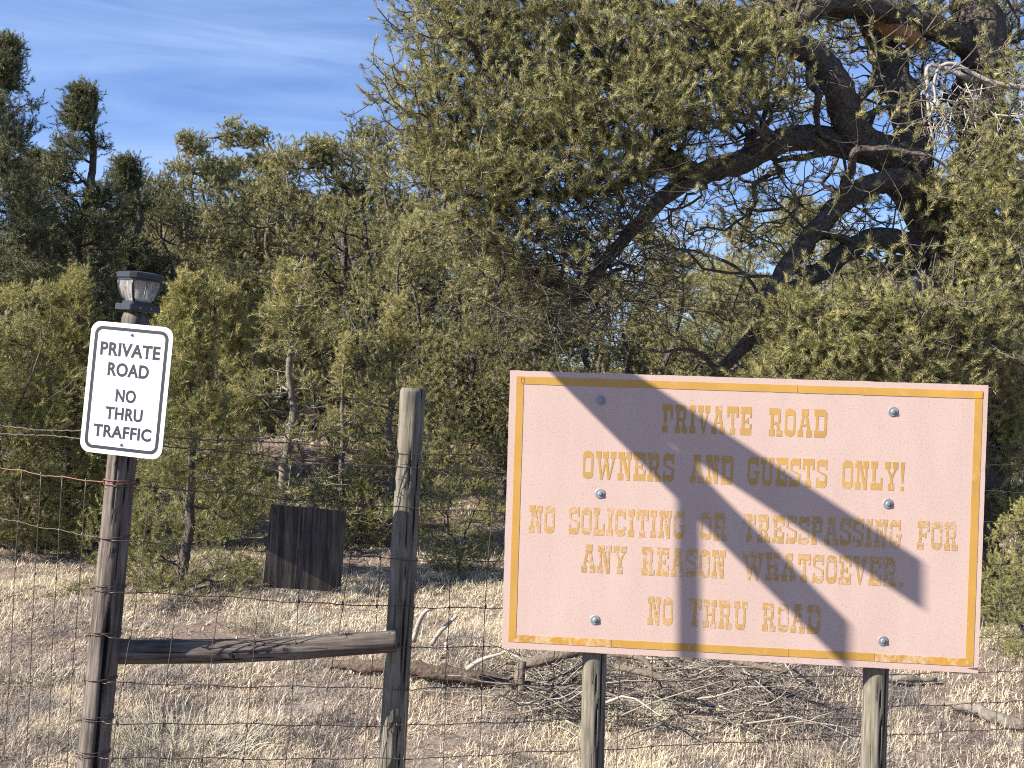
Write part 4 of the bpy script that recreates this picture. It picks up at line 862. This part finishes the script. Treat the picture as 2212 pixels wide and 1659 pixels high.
# ------------------------------------------------------------------ lamp on the post
def lamp():
    ax = (lp_t - lp_b) / np.linalg.norm(lp_t - lp_b); root = bpy.data.objects.new('post_lamp', None); COL.objects.link(root)
    yaw = R(-44); x = np.array([math.cos(yaw), math.sin(yaw), 0]); x = x - ax * np.dot(x, ax); x /= np.linalg.norm(x); y = np.cross(ax, x)
    m = Matrix((x, y, ax)).transposed().to_4x4(); base = at(297, 668, 3.92); m.translation = Vector(base); root.matrix_world = m
    tag(root, 'small black square lantern with wavy glass panes capping the leaning post', 'lamp')
    def sq(a, ch): return [(a, -a + ch), (a, a - ch), (a - ch, a), (-a + ch, a), (-a, a - ch), (-a, -a + ch), (-a + ch, -a), (a - ch, -a)]
    def loft(rings, mt, nm, cap=True, smooth=False, par=root):
        b = MB(); V = []; n = len(rings[0][0])
        for (pl, z) in rings: V += [(p[0], p[1], z) for p in pl]
        Fq = [[k * n + i, k * n + (i + 1) % n, (k + 1) * n + (i + 1) % n, (k + 1) * n + i] for k in range(len(rings) - 1) for i in range(n)]; b.add(V, Fq)
        if cap:
            for base_, rev in ((0, True), ((len(rings) - 1) * n, False)):
                idx = list(range(base_, base_ + n)); b.f.append(np.array([idx[::-1] if rev else idx])); b.att.append(np.zeros(1)); b.mi.append(np.zeros(1, int))
        return b.build(nm, mt, par, smooth=smooth)
    loft([(sq(.058, .004), -.006), (sq(.058, .004), .013), (sq(.056, .004), .0155)], M_BLACK, 'base')
    loft([(sq(.041, .004), .0157), (sq(.041, .004), .0255), (sq(.039, .004), .027)], M_BLACK, 'collar')
    loft([(sq(.062, .014), .106), (sq(.066, .018), .1085), (sq(.0665, .018), .124), (sq(.062, .017), .1285), (sq(.035, .012), .133)], M_BLACK, 'cap')
    loft([(sq(.060, .012), .1005), (sq(.060, .012), .1058)], M_BLACK, 'top_frame')
    prof = [(.036, .0272), (.0415, .038), (.047, .052), (.0515, .068), (.0545, .084), (.056, .1002)]
    gl, t, bs, l = mat('wavy_lamp_glass'); bs.inputs['Base Color'].default_value = (.50, .48, .45, 1); bs.inputs['Roughness'].default_value = .15; bs.inputs['Specular IOR Level'].default_value = .8
    co = N(t, 'ShaderNodeTexCoord'); mp = N(t, 'ShaderNodeMapping'); mp.inputs['Scale'].default_value = (42, 42, 13); l(co.outputs['Object'], mp.inputs[0]); nz = N(t, 'ShaderNodeTexNoise', Scale=1.0, Detail=2, Distortion=1.5); l(mp.outputs[0], nz.inputs['Vector']); bp = N(t, 'ShaderNodeBump', Strength=.5, Distance=.01); l(nz.outputs[0], bp.inputs['Height']); l(bp.outputs[0], bs.inputs['Normal'])
    tp = N(t, 'ShaderNodeBsdfTransparent'); mr = N(t, 'ShaderNodeMapRange'); mr.inputs[1].default_value = .38; mr.inputs[2].default_value = .64; mr.inputs[3].default_value = .10; mr.inputs[4].default_value = .42; l(nz.outputs[0], mr.inputs[0])
    ms = N(t, 'ShaderNodeMixShader'); l(mr.outputs[0], ms.inputs[0]); l(tp.outputs[0], ms.inputs[1]); l(bs.outputs[0], ms.inputs[2]); l(ms.outputs[0], t.nodes['Material Output'].inputs[0])
    for k in range(4):
        ca, sa = math.cos(k * math.pi / 2), math.sin(k * math.pi / 2); b = MB(); V = []; n = 7
        for th_ in (0, .0025):
            for (r_, z) in prof:
                for i in range(n): w = (i / (n - 1) - .5) * 2 * (r_ - .005); V.append((ca * (r_ - th_) - sa * w, sa * (r_ - th_) + ca * w, z))
        m_ = len(prof); F = []
        for s_ in (0, m_ * n):
            F += [[s_ + j * n + i, s_ + j * n + i + 1, s_ + (j + 1) * n + i + 1, s_ + (j + 1) * n + i] for j in range(m_ - 1) for i in range(n - 1)]
        b.add(V, F); b.build('glass_pane', gl, root, smooth=True)
        b = MB(); d = math.pi / 4 + k * math.pi / 2; b.tube([(math.cos(d) * (r_ - .002) * 1.414, math.sin(d) * (r_ - .002) * 1.414, z) for r_, z in prof], .0048, 6); b.build('corner_rib', M_BLACK, root, smooth=True)
    loft([(sq(.026, .012), .0275), (sq(.030, .012), .036), (sq(.012, .005), .039), (sq(.012, .005), .075), (sq(.02, .008), .1)], simple('grey_lamp_insert', (.30, .29, .27), .4), 'light_insert')
    b = MB(); 
    for s_ in (-1, 1): b.tube([(.0575, .02 * s_, .004), (.0605, .02 * s_, .004)], .003, 8)
    b.build('screw', M_ZINC, root)
lamp()

# ------------------------------------------------------------------ street sign beside the road (its shadow falls on the pink sign)
def street_sign():
    def back(x, y, s): return hit(x, y, ST, sy) - SUN * s
    s0 = 3.3
    pc = back(1488, 1230, s0); px_, py_ = pc[0], pc[1]
    g0 = float(gz(px_, py_)); root = empty('street_sign', (px_, py_, g0), 'street sign post with two crossed name blades standing left of the photographer', 'street sign'); O = np.array([px_, py_, g0])
    def blade(xr, yr, xl, yl, nm):
        pr_, pl_ = hit(xr, yr, ST, sy), hit(xl, yl, ST, sy); pm = back(1488, yr + (yl - yr) * (xr - 1488) / (xr - xl), s0); zc = pm[2]
        sr = (zc - pr_[2]) / -SUN[2]; e = pr_ - SUN * sr; d = e - np.array([px_, py_, zc]); Lh = np.linalg.norm(d[:2]); ux = np.array([d[0] / Lh, d[1] / Lh, 0]); un = np.array([-ux[1], ux[0], 0]); hh = .075
        b = MB(); b.box(lambda p: np.array([px_, py_, zc]) - O + ux * p[0] + un * p[1] + np.array([0, 0, p[2]]), -Lh, Lh, -.002, .002, -hh, hh); b.build('name_blade', M_BLADE, root); return zc + hh
    z1 = blade(1996, 1266, 1285, 810, 'a'); z2 = blade(1836, 1398, 1260, 830, 'b')
    b = MB(); b.tube([(0, 0, -.3), (0, 0, max(z1, z2) - g0 - .02)], .0185, 12); b.build('pole', M_PIPE, root, smooth=True)
    print('street sign at', px_, py_, 'blade tops', z1, z2)
street_sign()

# ------------------------------------------------------------------ fallen wood and small plants
def log_thing(name, pts, rad, label, cat, seed, m=M_LOG, branches=(), att=0.0):
    g = np.random.default_rng(seed); P = np.array([ground_at(x, z) + [0, 0, dz] for x, z, dz in pts]); q, r = resample(P, np.array(rad), 6); q = q + g.normal(0, .006, q.shape)
    O = P[0].copy(); root = empty(name, O, label, cat); b = MB(); b.tube(q - O, r * (1 + g.normal(0, .08, len(r))), 12, att); b.build('stem', m, root, smooth=True)
    for bp_, br in branches:
        p, rr = resample(np.array([at(*w) for w in bp_]), np.array(br), 5); b = MB(); b.tube(p - O, rr, 8, .85); b.build('branch', M_BARK_PALE, root, smooth=True)
log_thing('fallen_log', [(715, 6.75, .02), (800, 6.55, .06), (900, 6.4, .07), (1010, 6.3, .08), (1090, 6.25, .07), (1160, 6.2, .06)], [.02, .036, .042, .04, .034, .02], 'brown fallen log lying in the grass right of the fence post', 'log', 51,
          branches=[([(893, 1385, 6.35), (905, 1345, 6.3), (918, 1322, 6.25), (935, 1315, 6.25)], [.016, .015, .012, .006]), ([(932, 1392, 6.35), (950, 1366, 6.3), (968, 1348, 6.3), (987, 1330, 6.3)], [.013, .013, .012, .008]), ([(1010, 1445, 6.2), (1040, 1425, 6.1), (1090, 1410, 6.05)], [.015, .012, .006])])
log_thing('fallen_log', [(2060, 6.2, .05), (2130, 6.1, .06), (2200, 6.0, .05), (2280, 5.95, .04)], [.015, .03, .035, .03], 'grey splintered log in the grass at the right edge below the pink sign', 'log', 52, M_BARK_PALE, att=.05)
log_thing('fallen_log', [(1880, 6.8, .04), (1960, 6.7, .05), (2040, 6.75, .04)], [.015, .025, .012], 'short pale log behind the right post of the pink sign', 'log', 53, M_BARK_PALE, att=.2)
def brush():
    g = np.random.default_rng(61); O = ground_at(1450, 6.2); root = empty('brush_pile', O, 'tangled pile of dead grey branches lying under the pink sign', 'brush pile')
    b = MB()
    for k in range(620):
        x = g.choice([g.normal(1215, 42), g.normal(1560, 110)], p=[.5, .5]); s = ground_at(x, g.uniform(5.75, 6.8)) + [0, 0, abs(g.normal(.01, .065))]
        az = g.normal(0, .9) + (3.14 if g.uniform() < .4 else 0); d = np.array([math.cos(az), math.sin(az) * .6, g.normal(.15, .3)]); d *= g.uniform(.04, .10); q = [s]; r0 = .0022 + .006 * g.uniform() ** 4
        for j in range(6): d = d + g.normal(0, .016, 3) + [0, 0, -.006]; e = q[-1] + d; e[2] = max(e[2], float(gz(e[0], e[1])) + .01); q.append(e)
        b.tube(np.array(q) - O, np.linspace(r0, r0 * .35, 7), 5, g.uniform(.1, 1) ** 2)
    b.build('twig_tangle', M_TWIG, root, smooth=True)
    for pts, rr in (([(1128, 1440, 6.1), (1170, 1425, 6.1), (1250, 1405, 6.1), (1330, 1390, 6.2)], [.02, .035, .032, .025]), ([(1128, 1430, 6.05), (1122, 1465, 6.0), (1128, 1500, 5.95)], [.025, .03, .02]), ([(1330, 1440, 6.0), (1400, 1455, 5.9), (1450, 1475, 5.85), (1490, 1510, 5.8)], [.018, .02, .016, .01]), ([(1320, 1410, 6.1), (1390, 1425, 6.0), (1420, 1470, 5.9)], [.02, .016, .008]), ([(1560, 1420, 6.2), (1640, 1440, 6.1), (1700, 1450, 6.0)], [.02, .016, .008])):
        p, r = resample(np.array([at(*w) for w in pts]), np.array(rr), 5); b = MB(); b.tube(p - O, r, 9, .35); b.build('branch', M_LOG, root, smooth=True)
brush()
def shrub(x, z, rad, ht, n, label, seed, m=M_GREYPLANT, bend=1.6):
    g = np.random.default_rng(seed); O = ground_at(x, z); b = MB()
    for k in range(n):
        az = g.uniform(0, 6.283); lean = abs(g.normal(.6, .4)); s = np.array([math.cos(az), math.sin(az), 0]) * rad * .5 * math.sqrt(g.uniform()); L_ = ht * g.uniform(.5, 1.15); q = [s]; a = lean
        for j in range(4): q.append(q[-1] + L_ / 4 * np.array([math.cos(az) * math.sin(a), math.sin(az) * math.sin(a), math.cos(a)]) + g.normal(0, .006, 3)); a += g.normal(.08, .2) * bend
        b.tube(np.array(q) + [0, 0, -.01], np.linspace(.0022, .0010, 5), 3, g.uniform(), cap=False)
    o = b.build('low_shrub', m); o.location = O; tag(o, label, 'shrub', 'low dead shrubs in the grass')
shrub(600, 7.6, .55, .15, 300, 'grey green wispy shrub in the grass below the hanging board', 71)
shrub(400, 5.35, .9, .14, 700, 'broad yellow grey low shrub at the bottom, right of the leaning post', 72)
shrub(1385, 6.0, .3, .13, 160, 'small grey green tuft beside the left post of the pink sign', 73)
shrub(1820, 5.6, .6, .12, 300, 'dull grey low shrub near the right post of the pink sign', 74)
shrub(90, 6.4, .5, .09, 260, 'dark grey flat shrub in the grass left of the leaning post', 75)
shrub(1290, 5.9, .3, .12, 140, 'grey shrub under the left end of the brush pile', 76)
for i, o in enumerate(list(COL.objects)):
    for k in ('height', 'used'):
        if k in o: del o[k]
